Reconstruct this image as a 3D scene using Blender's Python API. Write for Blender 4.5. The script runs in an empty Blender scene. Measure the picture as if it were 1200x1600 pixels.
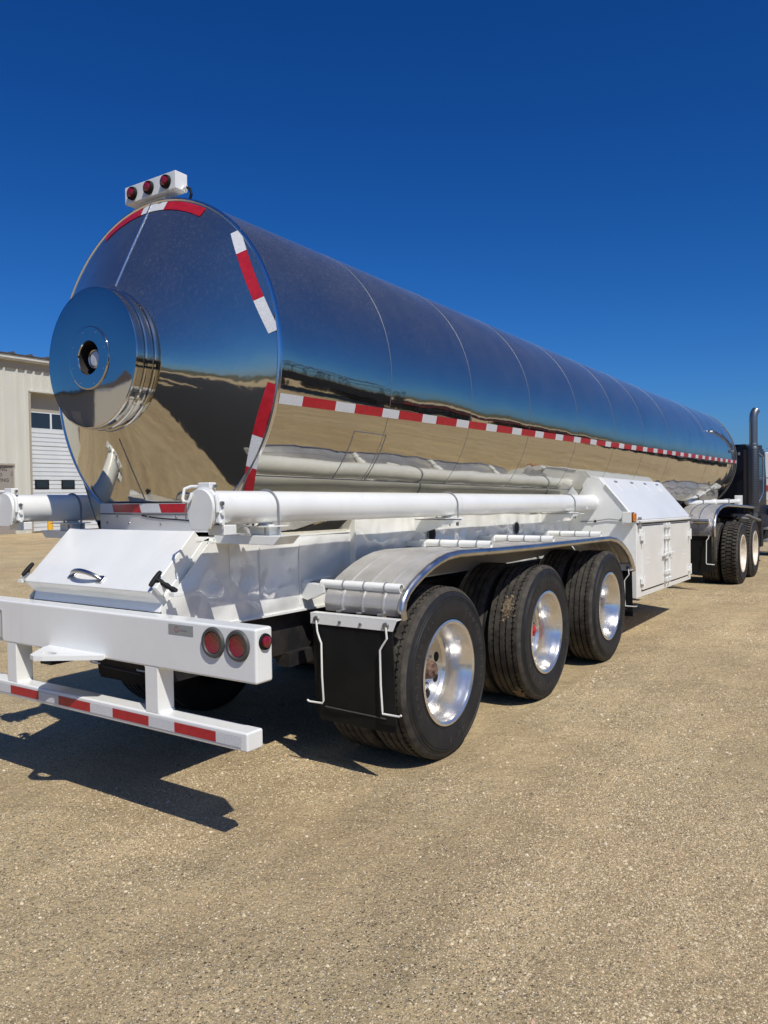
import bpy, bmesh, math, random
import numpy as np
from mathutils import Vector, Matrix
random.seed(7); rng = np.random.default_rng(7)
S = bpy.context.scene; COL = S.collection
R = math.radians; PI = math.pi

# ------------------------------------------------------------------ camera
cd = bpy.data.cameras.new('camera'); cam = bpy.data.objects.new('camera', cd); COL.objects.link(cam)
cr = Vector((0.83017421, 0.55730155, -0.01502548)); cu = Vector((-8.18937507e-04, 2.81703365e-02, 9.99602802e-01)); cf = Vector((-0.55750347, 0.82983216, -0.02384268))
M = Matrix.Identity(4)
for i in range(3):
    M[i][0] = cr[i]; M[i][1] = cu[i]; M[i][2] = -cf[i]
M[0][3], M[1][3], M[2][3] = 3.4922595, -2.34630684, 1.58137385
cam.matrix_world = M
cd.sensor_fit = 'VERTICAL'; cd.sensor_height = 36.0; cd.lens = 36.0 * 1196.9 / 1600.0
cd.clip_start = 0.05; cd.clip_end = 6000
S.camera = cam
S.render.resolution_x, S.render.resolution_y = 768, 1024

# ------------------------------------------------------------------ sky, sun, exposure
SUN = Vector((0.68, -0.37, 1.0)).normalized()
elev = math.asin(SUN.z); azim = math.atan2(SUN.x, SUN.y)
W = bpy.data.worlds.new('World'); S.world = W; W.use_nodes = True
wn = W.node_tree.nodes; wl = W.node_tree.links
sky = wn.new('ShaderNodeTexSky'); sky.sky_type = 'NISHITA'; sky.sun_disc = False
sky.sun_elevation = elev; sky.sun_rotation = azim; sky.altitude = 700
sky.air_density = 1.0; sky.dust_density = 1.6; sky.ozone_density = 5.0
# the camera's deep-blue rendering of a clear sky: one response curve per channel over the whole dome
ss = wn.new('ShaderNodeSeparateColor'); sc_ = wn.new('ShaderNodeCombineColor'); wl.new(sky.outputs[0], ss.inputs[0])
for ch, (k_, g_) in enumerate(((0.95, 2.06), (0.77, 1.36), (1.03, 1.14))):
    a_ = wn.new('ShaderNodeMath'); a_.operation = 'MULTIPLY'; a_.inputs[1].default_value = 0.1
    b_ = wn.new('ShaderNodeMath'); b_.operation = 'POWER'; b_.inputs[1].default_value = g_
    c_ = wn.new('ShaderNodeMath'); c_.operation = 'MULTIPLY'; c_.inputs[1].default_value = 10 * k_
    wl.new(ss.outputs[ch], a_.inputs[0]); wl.new(a_.outputs[0], b_.inputs[0]); wl.new(b_.outputs[0], c_.inputs[0]); wl.new(c_.outputs[0], sc_.inputs[ch])
wl.new(sc_.outputs[0], wn['Background'].inputs[0])
wn['Background'].inputs[1].default_value = 0.1
sl = bpy.data.lights.new('sun', 'SUN'); sl.energy = 4.1; sl.angle = R(0.53); sl.color = (1.0, 0.95, 0.87)
so = bpy.data.objects.new('sun', sl); COL.objects.link(so); so.location = (10, -6, 20)
so.rotation_euler = SUN.to_track_quat('Z', 'Y').to_euler()
S.view_settings.view_transform = 'Standard'; S.view_settings.look = 'None'
S.view_settings.exposure = 0.0; S.view_settings.gamma = 1.0; S.view_settings.use_curve_mapping = False
S.render.engine = 'CYCLES'; S.cycles.use_denoising = True
S.cycles.max_bounces = 10; S.cycles.glossy_bounces = 6; S.cycles.diffuse_bounces = 4
S.cycles.sample_clamp_indirect = 12.0; S.cycles.blur_glossy = 0.3

# ------------------------------------------------------------------ materials
MATS = {}
def mat(name, col, rough=0.5, metal=0.0, spec=0.5, coat=0.0, emit=None):
    m = bpy.data.materials.new(name); m.use_nodes = True
    b = m.node_tree.nodes['Principled BSDF']
    b.inputs['Base Color'].default_value = (*col, 1); b.inputs['Roughness'].default_value = rough
    b.inputs['Metallic'].default_value = metal; b.inputs['Specular IOR Level'].default_value = spec
    b.inputs['Coat Weight'].default_value = coat; b.inputs['Coat Roughness'].default_value = 0.05
    MATS[name] = m; return m
def nodes(m): return m.node_tree.nodes, m.node_tree.links, m.node_tree.nodes['Principled BSDF']
def noise(m, scale, detail=4, rough=0.55, vec=None, stretch=None):
    n, l, b = nodes(m)
    t = n.new('ShaderNodeTexNoise'); t.inputs['Scale'].default_value = scale; t.inputs['Detail'].default_value = detail; t.inputs['Roughness'].default_value = rough
    tc = n.new('ShaderNodeTexCoord')
    if stretch:
        mp = n.new('ShaderNodeMapping'); mp.inputs['Scale'].default_value = stretch
        l.new(tc.outputs['Object'], mp.inputs[0]); l.new(mp.outputs[0], t.inputs['Vector'])
    else: l.new(tc.outputs['Object'], t.inputs['Vector'])
    return t
def ramp(m, src, stops):
    n, l, b = nodes(m)
    r = n.new('ShaderNodeValToRGB'); e = r.color_ramp.elements
    while len(e) < len(stops): e.new(0.5)
    for i, (p, c) in enumerate(stops):
        e[i].position = p; e[i].color = (*c, 1) if len(c) == 3 else c
    l.new(src, r.inputs[0]); return r
def vary(m, scale, c0, c1, lo=0.35, hi=0.65, detail=5, stretch=None):
    n, l, b = nodes(m); t = noise(m, scale, detail, stretch=stretch)
    r = ramp(m, t.outputs[0], [(lo, c0), (hi, c1)]); l.new(r.outputs[0], b.inputs['Base Color']); return r
def bump(m, scale, dist, strength=1.0, detail=3, stretch=None, chain=None):
    n, l, b = nodes(m); t = noise(m, scale, detail, stretch=stretch)
    bp = n.new('ShaderNodeBump'); bp.inputs['Strength'].default_value = strength; bp.inputs['Distance'].default_value = dist
    l.new(t.outputs[0], bp.inputs['Height'])
    if chain: l.new(chain.outputs[0], bp.inputs['Normal'])
    l.new(bp.outputs[0], b.inputs['Normal'])
    if b.inputs['Coat Weight'].default_value > 0: l.new(bp.outputs[0], b.inputs['Coat Normal'])
    return bp
def roughvary(m, scale, a, bb, detail=4, stretch=None):
    n, l, b = nodes(m); t = noise(m, scale, detail, stretch=stretch)
    mr = n.new('ShaderNodeMapRange'); mr.inputs[1].default_value = 0.3; mr.inputs[2].default_value = 0.7
    mr.inputs[3].default_value = a; mr.inputs[4].default_value = bb
    l.new(t.outputs[0], mr.inputs[0]); l.new(mr.outputs[0], b.inputs['Roughness'])

def streaks(m, col, amt):
    n, l, b = nodes(m); src = b.inputs['Base Color'].links[0].from_socket
    t = noise(m, 6.0, 5, 0.6, stretch=(3.0, 3.0, 0.35)); t2 = noise(m, 1.7, 4, 0.6)
    r = ramp(m, t.outputs[0], [(0.52, (0,)*3), (0.78, (1,)*3)]); r2 = ramp(m, t2.outputs[0], [(0.45, (0,)*3), (0.7, (1,)*3)])
    mu = n.new('ShaderNodeMath'); mu.operation = 'MULTIPLY'; l.new(r.outputs[0], mu.inputs[0]); l.new(r2.outputs[0], mu.inputs[1])
    mv = n.new('ShaderNodeMath'); mv.operation = 'MULTIPLY'; mv.inputs[1].default_value = amt; l.new(mu.outputs[0], mv.inputs[0])
    x = n.new('ShaderNodeMix'); x.data_type = 'RGBA'; l.new(mv.outputs[0], x.inputs['Factor']); l.new(src, x.inputs['A']); x.inputs['B'].default_value = (*col, 1)
    # small chips and rust specks
    t3 = noise(m, 46, 3, 0.6); r3 = ramp(m, t3.outputs[0], [(0.735, (0,)*3), (0.76, (1,)*3)])
    x2 = n.new('ShaderNodeMix'); x2.data_type = 'RGBA'; l.new(r3.outputs[0], x2.inputs['Factor']); l.new(x.outputs['Result'], x2.inputs['A']); x2.inputs['B'].default_value = (0.36, 0.27, 0.19, 1)
    l.new(x2.outputs['Result'], b.inputs['Base Color'])
def polished(name, col, rough, wav, dust):
    m = mat(name, col, rough, 1.0)
    n, l, b = nodes(m)
    bp = bump(m, 1.6, wav, 1.0, 1); bump(m, 9.0, wav * 0.05, 1.0, 2, chain=bp)
    # thin film of road dust and water spots resting on the metal
    d = n.new('ShaderNodeBsdfDiffuse'); d.inputs[0].default_value = (0.42, 0.40, 0.37, 1)
    mx = n.new('ShaderNodeMixShader'); out = n['Material Output']
    t1 = noise(m, 3.0, 6, 0.7); t2 = noise(m, 90.0, 3, 0.6, stretch=(1, 1, 0.5)); t3 = noise(m, 260.0, 2, 0.6)
    r1 = ramp(m, t1.outputs[0], [(0.3, (0.55,)*3), (0.75, (1,)*3)])
    r2 = ramp(m, t2.outputs[0], [(0.54, (0.14,)*3), (0.72, (1,)*3)])
    r3 = ramp(m, t3.outputs[0], [(0.55, (0.3,)*3), (0.75, (1,)*3)])
    g = n.new('ShaderNodeNewGeometry'); sx = n.new('ShaderNodeSeparateXYZ'); l.new(g.outputs['Normal'], sx.inputs[0])
    mr = n.new('ShaderNodeMapRange'); mr.inputs[1].default_value = -0.1; mr.inputs[2].default_value = 0.8; mr.inputs[3].default_value = 0.12; mr.inputs[4].default_value = 1.0
    l.new(sx.outputs[2], mr.inputs[0])
    def mul(a, c):
        q = n.new('ShaderNodeMath'); q.operation = 'MULTIPLY'; l.new(a, q.inputs[0])
        if isinstance(c, float): q.inputs[1].default_value = c
        else: l.new(c, q.inputs[1])
        return q.outputs[0]
    f0 = mul(mul(mul(mul(r1.outputs[0], r2.outputs[0]), r3.outputs[0]), mr.outputs[0]), 0.5 * float(dust))
    fb = mul(mul(r1.outputs[0], mr.outputs[0]), 0.085 * float(dust))
    ad = n.new('ShaderNodeMath'); ad.operation = 'ADD'; ad.use_clamp = True; l.new(f0, ad.inputs[0]); l.new(fb, ad.inputs[1]); f = ad.outputs[0]
    l.new(f, mx.inputs[0]); l.new(b.outputs[0], mx.inputs[1]); l.new(d.outputs[0], mx.inputs[2]); l.new(mx.outputs[0], out.inputs[0])
    return m
STEEL = polished('polished_steel', (0.57, 0.55, 0.485), 0.045, 0.015, 1.25)
STEELC = polished('polished_steel_clean', (0.53, 0.51, 0.475), 0.045, 0.006, 0.55)
EDGE = mat('bright_edge', (0.75, 0.76, 0.77), 0.2, 1.0)
SEAM = mat('seam_metal', (0.20, 0.205, 0.21), 0.5, 0.6)
WHITE = mat('white_paint', (0.80, 0.79, 0.76), 0.28, 0, 0.5, 0.35)
vary(WHITE, 2.2, (0.77, 0.775, 0.73), (0.825, 0.83, 0.785), 0.3, 0.55, 6); bump(WHITE, 30, 0.0006, 0.5, 2)
SHEET = mat('white_dented_sheet', (0.78, 0.78, 0.775), 0.12, 0, 0.6, 0.9)
vary(SHEET, 3.0, (0.76, 0.765, 0.72), (0.82, 0.825, 0.78), 0.3, 0.55, 6); bump(SHEET, 3.4, 0.07, 1.0, 1.2)
streaks(WHITE, (0.50, 0.46, 0.39), 0.38); streaks(SHEET, (0.50, 0.46, 0.39), 0.38)
ALU = mat('brushed_aluminium', (0.62, 0.61, 0.59), 0.3, 1.0)
vary(ALU, 6, (0.50, 0.49, 0.46), (0.66, 0.65, 0.63), 0.3, 0.6, 5); bump(ALU, 3, 0.006, 1, 2); roughvary(ALU, 7, 0.24, 0.42)
ALUF = mat('dusty_aluminium', (0.55, 0.53, 0.49), 0.38, 0.55)
vary(ALUF, 5, (0.50, 0.475, 0.43), (0.66, 0.64, 0.60), 0.3, 0.65, 6); bump(ALUF, 3.2, 0.013, 1, 2); roughvary(ALUF, 9, 0.3, 0.5)
RIM = mat('polished_aluminium', (0.72, 0.70, 0.66), 0.16, 0.84); roughvary(RIM, 8, 0.12, 0.28); bump(RIM, 14, 0.0015, 1, 2)
RUBBER = mat('rubber', (0.018, 0.019, 0.020), 0.6, 0, 0.35)
vary(RUBBER, 9, (0.013, 0.014, 0.016), (0.028, 0.027, 0.025), 0.4, 0.75, 6); bump(RUBBER, 60, 0.001, 0.6, 3)
TREAD = mat('dusty_tread', (0.07, 0.06, 0.05), 0.85, 0, 0.3)
vary(TREAD, 14, (0.034, 0.031, 0.028), (0.085, 0.075, 0.06), 0.35, 0.68, 8); bump(TREAD, 120, 0.003, 0.9, 4)
BLACK = mat('black_rubber_sheet', (0.008, 0.009, 0.010), 0.6, 0, 0.22)
vary(BLACK, 5, (0.006, 0.007, 0.008), (0.014, 0.014, 0.013), 0.4, 0.75, 6)
DARK = mat('dark_chassis', (0.02, 0.02, 0.021), 0.7, 0, 0.3); vary(DARK, 7, (0.012, 0.012, 0.013), (0.04, 0.034, 0.028), 0.4, 0.75, 6)
RUST = mat('rusty_hub', (0.16, 0.09, 0.06), 0.75, 0.2); vary(RUST, 40, (0.09, 0.05, 0.035), (0.24, 0.15, 0.11), 0.35, 0.65, 6); bump(RUST, 90, 0.002, 0.8, 3)
AXLE = mat('grimy_axle', (0.06, 0.045, 0.033), 0.85); vary(AXLE, 12, (0.035, 0.028, 0.022), (0.10, 0.075, 0.05), 0.35, 0.65, 6)
RED = mat('red_tape', (0.42, 0.012, 0.022), 0.32, 0, 0.5)
vary(RED, 30, (0.36, 0.010, 0.018), (0.45, 0.014, 0.026), 0.35, 0.65, 4); bump(RED, 8, 0.003, 0.7, 2)
WTAPE = mat('white_tape', (0.62, 0.63, 0.63), 0.35, 0.0, 0.5)
def honey(m):
    n, l, b = nodes(m); tc = n.new('ShaderNodeTexCoord'); v = n.new('ShaderNodeTexVoronoi'); v.inputs['Scale'].default_value = 150
    l.new(tc.outputs['Object'], v.inputs[0]); r = ramp(m, v.outputs['Distance'], [(0.0, (0.50, 0.51, 0.52)), (0.7, (0.66, 0.67, 0.67))]); l.new(r.outputs[0], b.inputs['Base Color'])
honey(WTAPE)
LENS = mat('red_lens', (0.20, 0.006, 0.016), 0.12, 0, 0.6, 0.6); bump(LENS, 160, 0.004, 0.5, 1)
AMBER = mat('amber_lens', (0.65, 0.20, 0.02), 0.15, 0, 0.6, 0.6)
GROM = mat('grommet', (0.07, 0.07, 0.065), 0.55)
CHROME = mat('chrome', (0.55, 0.54, 0.51), 0.28, 1.0)
ZINC = mat('zinc_bolt', (0.35, 0.35, 0.34), 0.4, 0.9)
PLATE = mat('grey_plate', (0.33, 0.35, 0.35), 0.35, 0.3)
GALV = mat('grey_steel', (0.28, 0.29, 0.30), 0.5, 0.4)
GLASS = mat('dark_glass', (0.02, 0.025, 0.03), 0.06, 0, 0.8)
CLEAR = mat('gauge_glass', (0.55, 0.56, 0.56), 0.08, 0, 0.8, 0.6)
NAVY = mat('navy_paint', (0.0025, 0.005, 0.012), 0.45, 0, 0.3, 0.1)
CREAM = mat('cream_wheel', (0.72, 0.64, 0.50), 0.45); vary(CREAM, 12, (0.62, 0.53, 0.39), (0.76, 0.70, 0.58), 0.35, 0.6, 5)
STACK = mat('stack_chrome', (0.22, 0.24, 0.245), 0.36, 0.85)
SHIELD = mat('stack_shield', (0.13, 0.14, 0.15), 0.45, 0.8)
HOSE = mat('grey_hose', (0.16, 0.16, 0.15), 0.6)
WALLM = mat('beige_metal_siding', (0.57, 0.56, 0.48), 0.5); vary(WALLM, 1.5, (0.54, 0.53, 0.45), (0.61, 0.60, 0.52), 0.35, 0.65, 6, (1, 1, 0.2))
TRIM = mat('tan_trim', (0.36, 0.32, 0.25), 0.5)
ROOFM = mat('brown_roof', (0.09, 0.075, 0.06), 0.5)
DOORW = mat('white_overhead_door', (0.66, 0.69, 0.68), 0.45); vary(DOORW, 1.2, (0.62, 0.65, 0.64), (0.69, 0.71, 0.70), 0.35, 0.65, 5)
MAND = mat('grey_tan_door', (0.30, 0.27, 0.23), 0.5)
INK = mat('black_lettering', (0.02, 0.02, 0.02), 0.6)
YEL = mat('yellow_paint', (0.75, 0.42, 0.03), 0.5)
DARKGND = mat('near_black_ground', (0.02, 0.02, 0.02), 0.95, 0, 0.2); vary(DARKGND, 30, (0.015, 0.015, 0.015), (0.028, 0.028, 0.027), 0.3, 0.7, 8)

# ground material: compacted sandy gravel
def ground_mat():
    m = mat('gravel_ground', (0.36, 0.29, 0.2), 0.95, 0, 0.25)
    n, l, b = nodes(m)
    big = ramp(m, noise(m, 0.35, 6, 0.6).outputs[0], [(0.28, (0.430, 0.320, 0.178)), (0.5, (0.490, 0.380, 0.214)), (0.74, (0.540, 0.436, 0.246))])
    med = ramp(m, noise(m, 2.2, 6, 0.65).outputs[0], [(0.33, (0.86, 0.86, 0.86)), (0.66, (1.13, 1.12, 1.11))])
    fine = ramp(m, noise(m, 75, 5, 0.8).outputs[0], [(0.32, (0.45, 0.43, 0.40)), (0.5, (0.98, 0.98, 0.97)), (0.66, (1.50, 1.48, 1.42))])
    def mulc(a, c, f=1.0):
        x = n.new('ShaderNodeMix'); x.data_type = 'RGBA'; x.blend_type = 'MULTIPLY'; x.inputs['Factor'].default_value = f; x.clamp_result = False
        l.new(a, x.inputs['A']); l.new(c, x.inputs['B']); return x.outputs['Result']
    c = mulc(mulc(big.outputs[0], med.outputs[0]), fine.outputs[0], 0.8)
    mpt = n.new('ShaderNodeMapping'); mpt.inputs['Rotation'].default_value = (0, 0, R(28)); mpt.inputs['Scale'].default_value = (2.4, 0.16, 1)
    tcb = n.new('ShaderNodeTexCoord'); tk = n.new('ShaderNodeTexNoise'); tk.inputs['Scale'].default_value = 1.0; tk.inputs['Detail'].default_value = 6; tk.inputs['Roughness'].default_value = 0.6
    l.new(tcb.outputs['Object'], mpt.inputs[0]); l.new(mpt.outputs[0], tk.inputs['Vector'])
    c = mulc(c, ramp(m, tk.outputs[0], [(0.34, (0.92, 0.91, 0.90)), (0.5, (1.02, 1.02, 1.02)), (0.66, (1.12, 1.11, 1.10))]).outputs[0])
    patch = ramp(m, noise(m, 0.75, 4, 0.6).outputs[0], [(0.42, (0.25,)*3), (0.60, (1.0,)*3)])
    tc = n.new('ShaderNodeTexCoord')
    hts = []
    for sc, th, rnd in ((105, 0.36, 1.0), (48, 0.24, 1.0)):
        v = n.new('ShaderNodeTexVoronoi'); v.inputs['Scale'].default_value = sc; v.inputs['Randomness'].default_value = rnd
        l.new(tc.outputs['Object'], v.inputs[0])
        sp = n.new('ShaderNodeSeparateColor'); l.new(v.outputs['Color'], sp.inputs[0])
        pc = ramp(m, sp.outputs[0], [(0.0, (0.10, 0.08, 0.055)), (0.2, (0.20, 0.155, 0.10)), (0.45, (0.44, 0.36, 0.23)), (0.72, (0.62, 0.53, 0.38)), (1.0, (0.86, 0.78, 0.62))])
        dm = ramp(m, v.outputs['Distance'], [(th * 0.8, (1,)*3), (th * 1.25, (0,)*3)])
        # only some cells hold a pebble
        pick = n.new('ShaderNodeMath'); pick.operation = 'GREATER_THAN'; pick.inputs[1].default_value = 0.45; l.new(sp.outputs[1], pick.inputs[0])
        mk = n.new('ShaderNodeMath'); mk.operation = 'MULTIPLY'; l.new(dm.outputs[0], mk.inputs[0]); l.new(pick.outputs[0], mk.inputs[1])
        mk0 = mk; mk = n.new('ShaderNodeMath'); mk.operation = 'MULTIPLY'; l.new(mk0.outputs[0], mk.inputs[0]); l.new(patch.outputs[0], mk.inputs[1])
        x = n.new('ShaderNodeMix'); x.data_type = 'RGBA'; l.new(mk.outputs[0], x.inputs['Factor']); l.new(c, x.inputs['A']); l.new(pc.outputs[0], x.inputs['B'])
        c = x.outputs['Result']; hts.append((mk.outputs[0], 0.35 / sc))
    l.new(c, b.inputs['Base Color'])
    prev = None
    srcs = [(noise(m, 1.3, 5).outputs[0], 0.10), (noise(m, 8, 5).outputs[0], 0.035), (noise(m, 28, 4, 0.6).outputs[0], 0.014), (noise(m, 90, 5, 0.75).outputs[0], 0.012)] + hts
    for s_, d_ in srcs:
        bp = n.new('ShaderNodeBump'); bp.inputs['Distance'].default_value = d_; bp.inputs['Strength'].default_value = 0.9
        l.new(s_, bp.inputs['Height'])
        if prev: l.new(prev.outputs[0], bp.inputs['Normal'])
        prev = bp
    l.new(prev.outputs[0], b.inputs['Normal'])
    return m
GROUND = ground_mat()

# ------------------------------------------------------------------ mesh helpers
class G:
    def __init__(s): s.v = []; s.f = []; s.m = []; s.cur = 0
    def add(s, vs, fs):
        o = len(s.v); s.v += [tuple(p) for p in vs]; s.f += [tuple(o + i for i in f) for f in fs]; s.m += [s.cur] * len(fs); return s
    def box(s, x0, x1, y0, y1, z0, z1, shear=0.0):
        vs = [(x, y, z - shear * (y - y0)) for x in (x0, x1) for y in (y0, y1) for z in (z0, z1)]
        return s.add(vs, [(0, 1, 3, 2), (4, 6, 7, 5), (0, 4, 5, 1), (2, 3, 7, 6), (0, 2, 6, 4), (1, 5, 7, 3)])
    def obox(s, c, ex, ey, ez, hx, hy, hz):
        c = Vector(c); ex, ey, ez = Vector(ex).normalized(), Vector(ey).normalized(), Vector(ez).normalized()
        vs = [c + ex * (a * hx) + ey * (b * hy) + ez * (d * hz) for a in (-1, 1) for b in (-1, 1) for d in (-1, 1)]
        return s.add(vs, [(0, 1, 3, 2), (4, 6, 7, 5), (0, 4, 5, 1), (2, 3, 7, 6), (0, 2, 6, 4), (1, 5, 7, 3)])
    def prism(s, poly, axis, a, b, shear=0.0):
        # poly in the two other axes (x,z for axis y; y,z for axis x; x,y for axis z)
        def P(p, t):
            if axis == 'y': return (p[0], t, p[1] - shear * (t - a))
            if axis == 'x': return (t, p[0], p[1])
            return (p[0], p[1], t)
        n = len(poly); vs = [P(p, a) for p in poly] + [P(p, b) for p in poly]
        return s.add(vs, [tuple(range(n - 1, -1, -1)), tuple(range(n, 2 * n))] + [(i, (i + 1) % n, n + (i + 1) % n, n + i) for i in range(n)])
    def tube(s, pts, r, seg=12, caps=True, closed=False):
        pts = [Vector(p) for p in pts]; n = len(pts); rs = r if isinstance(r, (list, tuple)) else [r] * n
        vs = []; up = None
        for i, p in enumerate(pts):
            a = pts[(i - 1) % n] if closed or i > 0 else p; b = pts[(i + 1) % n] if closed or i < n - 1 else p
            t = (b - a).normalized()
            if up is None:
                up = Vector((0, 0, 1)) if abs(t.z) < 0.9 else Vector((1, 0, 0))
            e1 = (up - t * up.dot(t)).normalized(); e2 = t.cross(e1); up = e1
            vs += [p + (e1 * math.cos(2 * PI * k / seg) + e2 * math.sin(2 * PI * k / seg)) * rs[i] for k in range(seg)]
        fs = []
        for i in range(n if closed else n - 1):
            j = (i + 1) % n
            fs += [(i * seg + k, i * seg + (k + 1) % seg, j * seg + (k + 1) % seg, j * seg + k) for k in range(seg)]
        if caps and not closed: fs += [tuple(range(seg - 1, -1, -1)), tuple((n - 1) * seg + k for k in range(seg))]
        return s.add(vs, fs)
    def lathe(s, prof, c, axis='y', seg=48, closed=False, flip=False, mats=None):
        # prof: (r, t) along the axis
        c = Vector(c); n = len(prof); vs = []
        for r, t in prof:
            for k in range(seg):
                a = 2 * PI * k / seg; u, w = r * math.cos(a), r * math.sin(a)
                if axis == 'y': vs.append(c + Vector((u, t, w)))
                elif axis == 'x': vs.append(c + Vector((t, u, w)))
                else: vs.append(c + Vector((u, w, t)))
        o = len(s.v); s.v += [tuple(p) for p in vs]
        for i in range(n if closed else n - 1):
            j = (i + 1) % n
            for k in range(seg):
                q = (i * seg + k, i * seg + (k + 1) % seg, j * seg + (k + 1) % seg, j * seg + k)
                if flip: q = q[::-1]
                s.f.append(tuple(o + x for x in q)); s.m.append(mats[i] if mats else s.cur)
        return s
    def grid(s, fn, nu, nv):
        vs = [fn(i / nu, j / nv) for i in range(nu + 1) for j in range(nv + 1)]
        return s.add(vs, [(i * (nv + 1) + j, (i + 1) * (nv + 1) + j, (i + 1) * (nv + 1) + j + 1, i * (nv + 1) + j + 1) for i in range(nu) for j in range(nv)])
    def obj(s, name, m, parent=None, bevel=0, smooth=True, angle=35, fix=True, solid=0, loc=None):
        me = bpy.data.meshes.new(name); me.from_pydata(s.v, [], s.f); me.update()
        ms = m if isinstance(m, (list, tuple)) else [m]
        for x in ms: me.materials.append(x)
        if len(ms) > 1: me.polygons.foreach_set('material_index', s.m)
        if fix:
            bm = bmesh.new(); bm.from_mesh(me); bmesh.ops.recalc_face_normals(bm, faces=bm.faces); bm.to_mesh(me); bm.free()
        if smooth:
            me.shade_smooth(); me.set_sharp_from_angle(angle=R(angle))
        o = bpy.data.objects.new(name, me); COL.objects.link(o)
        if parent: o.parent = parent
        if loc: o.location = loc
        if solid:
            so_ = o.modifiers.new('solid', 'SOLIDIFY'); so_.thickness = solid; so_.offset = 0
            es_ = o.modifiers.new('split', 'EDGE_SPLIT'); es_.use_edge_angle = True; es_.split_angle = R(55)
        if bevel:
            b = o.modifiers.new('bevel', 'BEVEL'); b.width = bevel; b.segments = 2; b.limit_method = 'ANGLE'; b.angle_limit = R(40); b.harden_normals = smooth
        return o
def thing(name, label, cat, loc=(0, 0, 0), group=None, rotz=0):
    o = bpy.data.objects.new(name, None); COL.objects.link(o); o.location = loc; o.rotation_euler = (0, 0, rotz); o.empty_display_size = 0.3
    o['label'] = label; o['category'] = cat
    if group: o['group'] = group
    return o
def tag(o, label, cat, group=None):
    o['label'] = label; o['category'] = cat
    if group: o['group'] = group
    return o
def struct(o, kind='structure'): o['kind'] = kind; return o
def part(name, parent, loc=(0, 0, 0)):
    o = bpy.data.objects.new(name, None); COL.objects.link(o); o.parent = parent; o.location = loc; o.empty_display_size = 0.1; return o
def copy_tree(o, parent=None):
    c = o.copy(); COL.objects.link(c)
    if parent: c.parent = parent
    for ch in list(o.children): copy_tree(ch, c)
    return c
def text_mesh(name, body, size, m, parent, matrix, extrude=0.001, align='CENTER'):
    cu_ = bpy.data.curves.new(name, 'FONT'); cu_.body = body; cu_.size = size; cu_.extrude = extrude; cu_.align_x = align; cu_.resolution_u = 3
    t = bpy.data.objects.new(name, cu_); COL.objects.link(t)
    dg = bpy.context.evaluated_depsgraph_get(); me = bpy.data.meshes.new_from_object(t.evaluated_get(dg))
    bpy.data.objects.remove(t); bpy.data.curves.remove(cu_)
    me.name = name; me.materials.clear(); me.materials.append(m); me.transform(matrix)
    o = bpy.data.objects.new(name, me); COL.objects.link(o); o.parent = parent; return o

# ------------------------------------------------------------------ ground
def gz(x, y):
    t = min(1, max(0, (-x - 2.6) / 17.0)); t = t * t * (3 - 2 * t)
    h = 0.5 * t
    far = math.hypot(x, y)
    amp = min(1, max(0, (far - 6) / 10))
    return h + amp * (0.02 * math.sin(x * 0.55 + y * 0.23) + 0.015 * math.sin(y * 0.8 - x * 0.3))
def axis_pts():
    a = [-3000, -1500, -700, -350, -180, -100, -60]
    a += list(np.arange(-40, 40.01, 1.0)); a += [60, 100, 180, 350, 700, 1500, 3000]
    return a
ax = axis_pts(); g = G(); n = len(ax)
g.v = [(x, y, gz(x, y)) for x in ax for y in ax]
g.f = [(i * n + j, (i + 1) * n + j, (i + 1) * n + j + 1, i * n + j + 1) for i in range(n - 1) for j in range(n - 1)]; g.m = [0] * len(g.f)
struct(g.obj('ground', GROUND, fix=False, angle=60))

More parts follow.
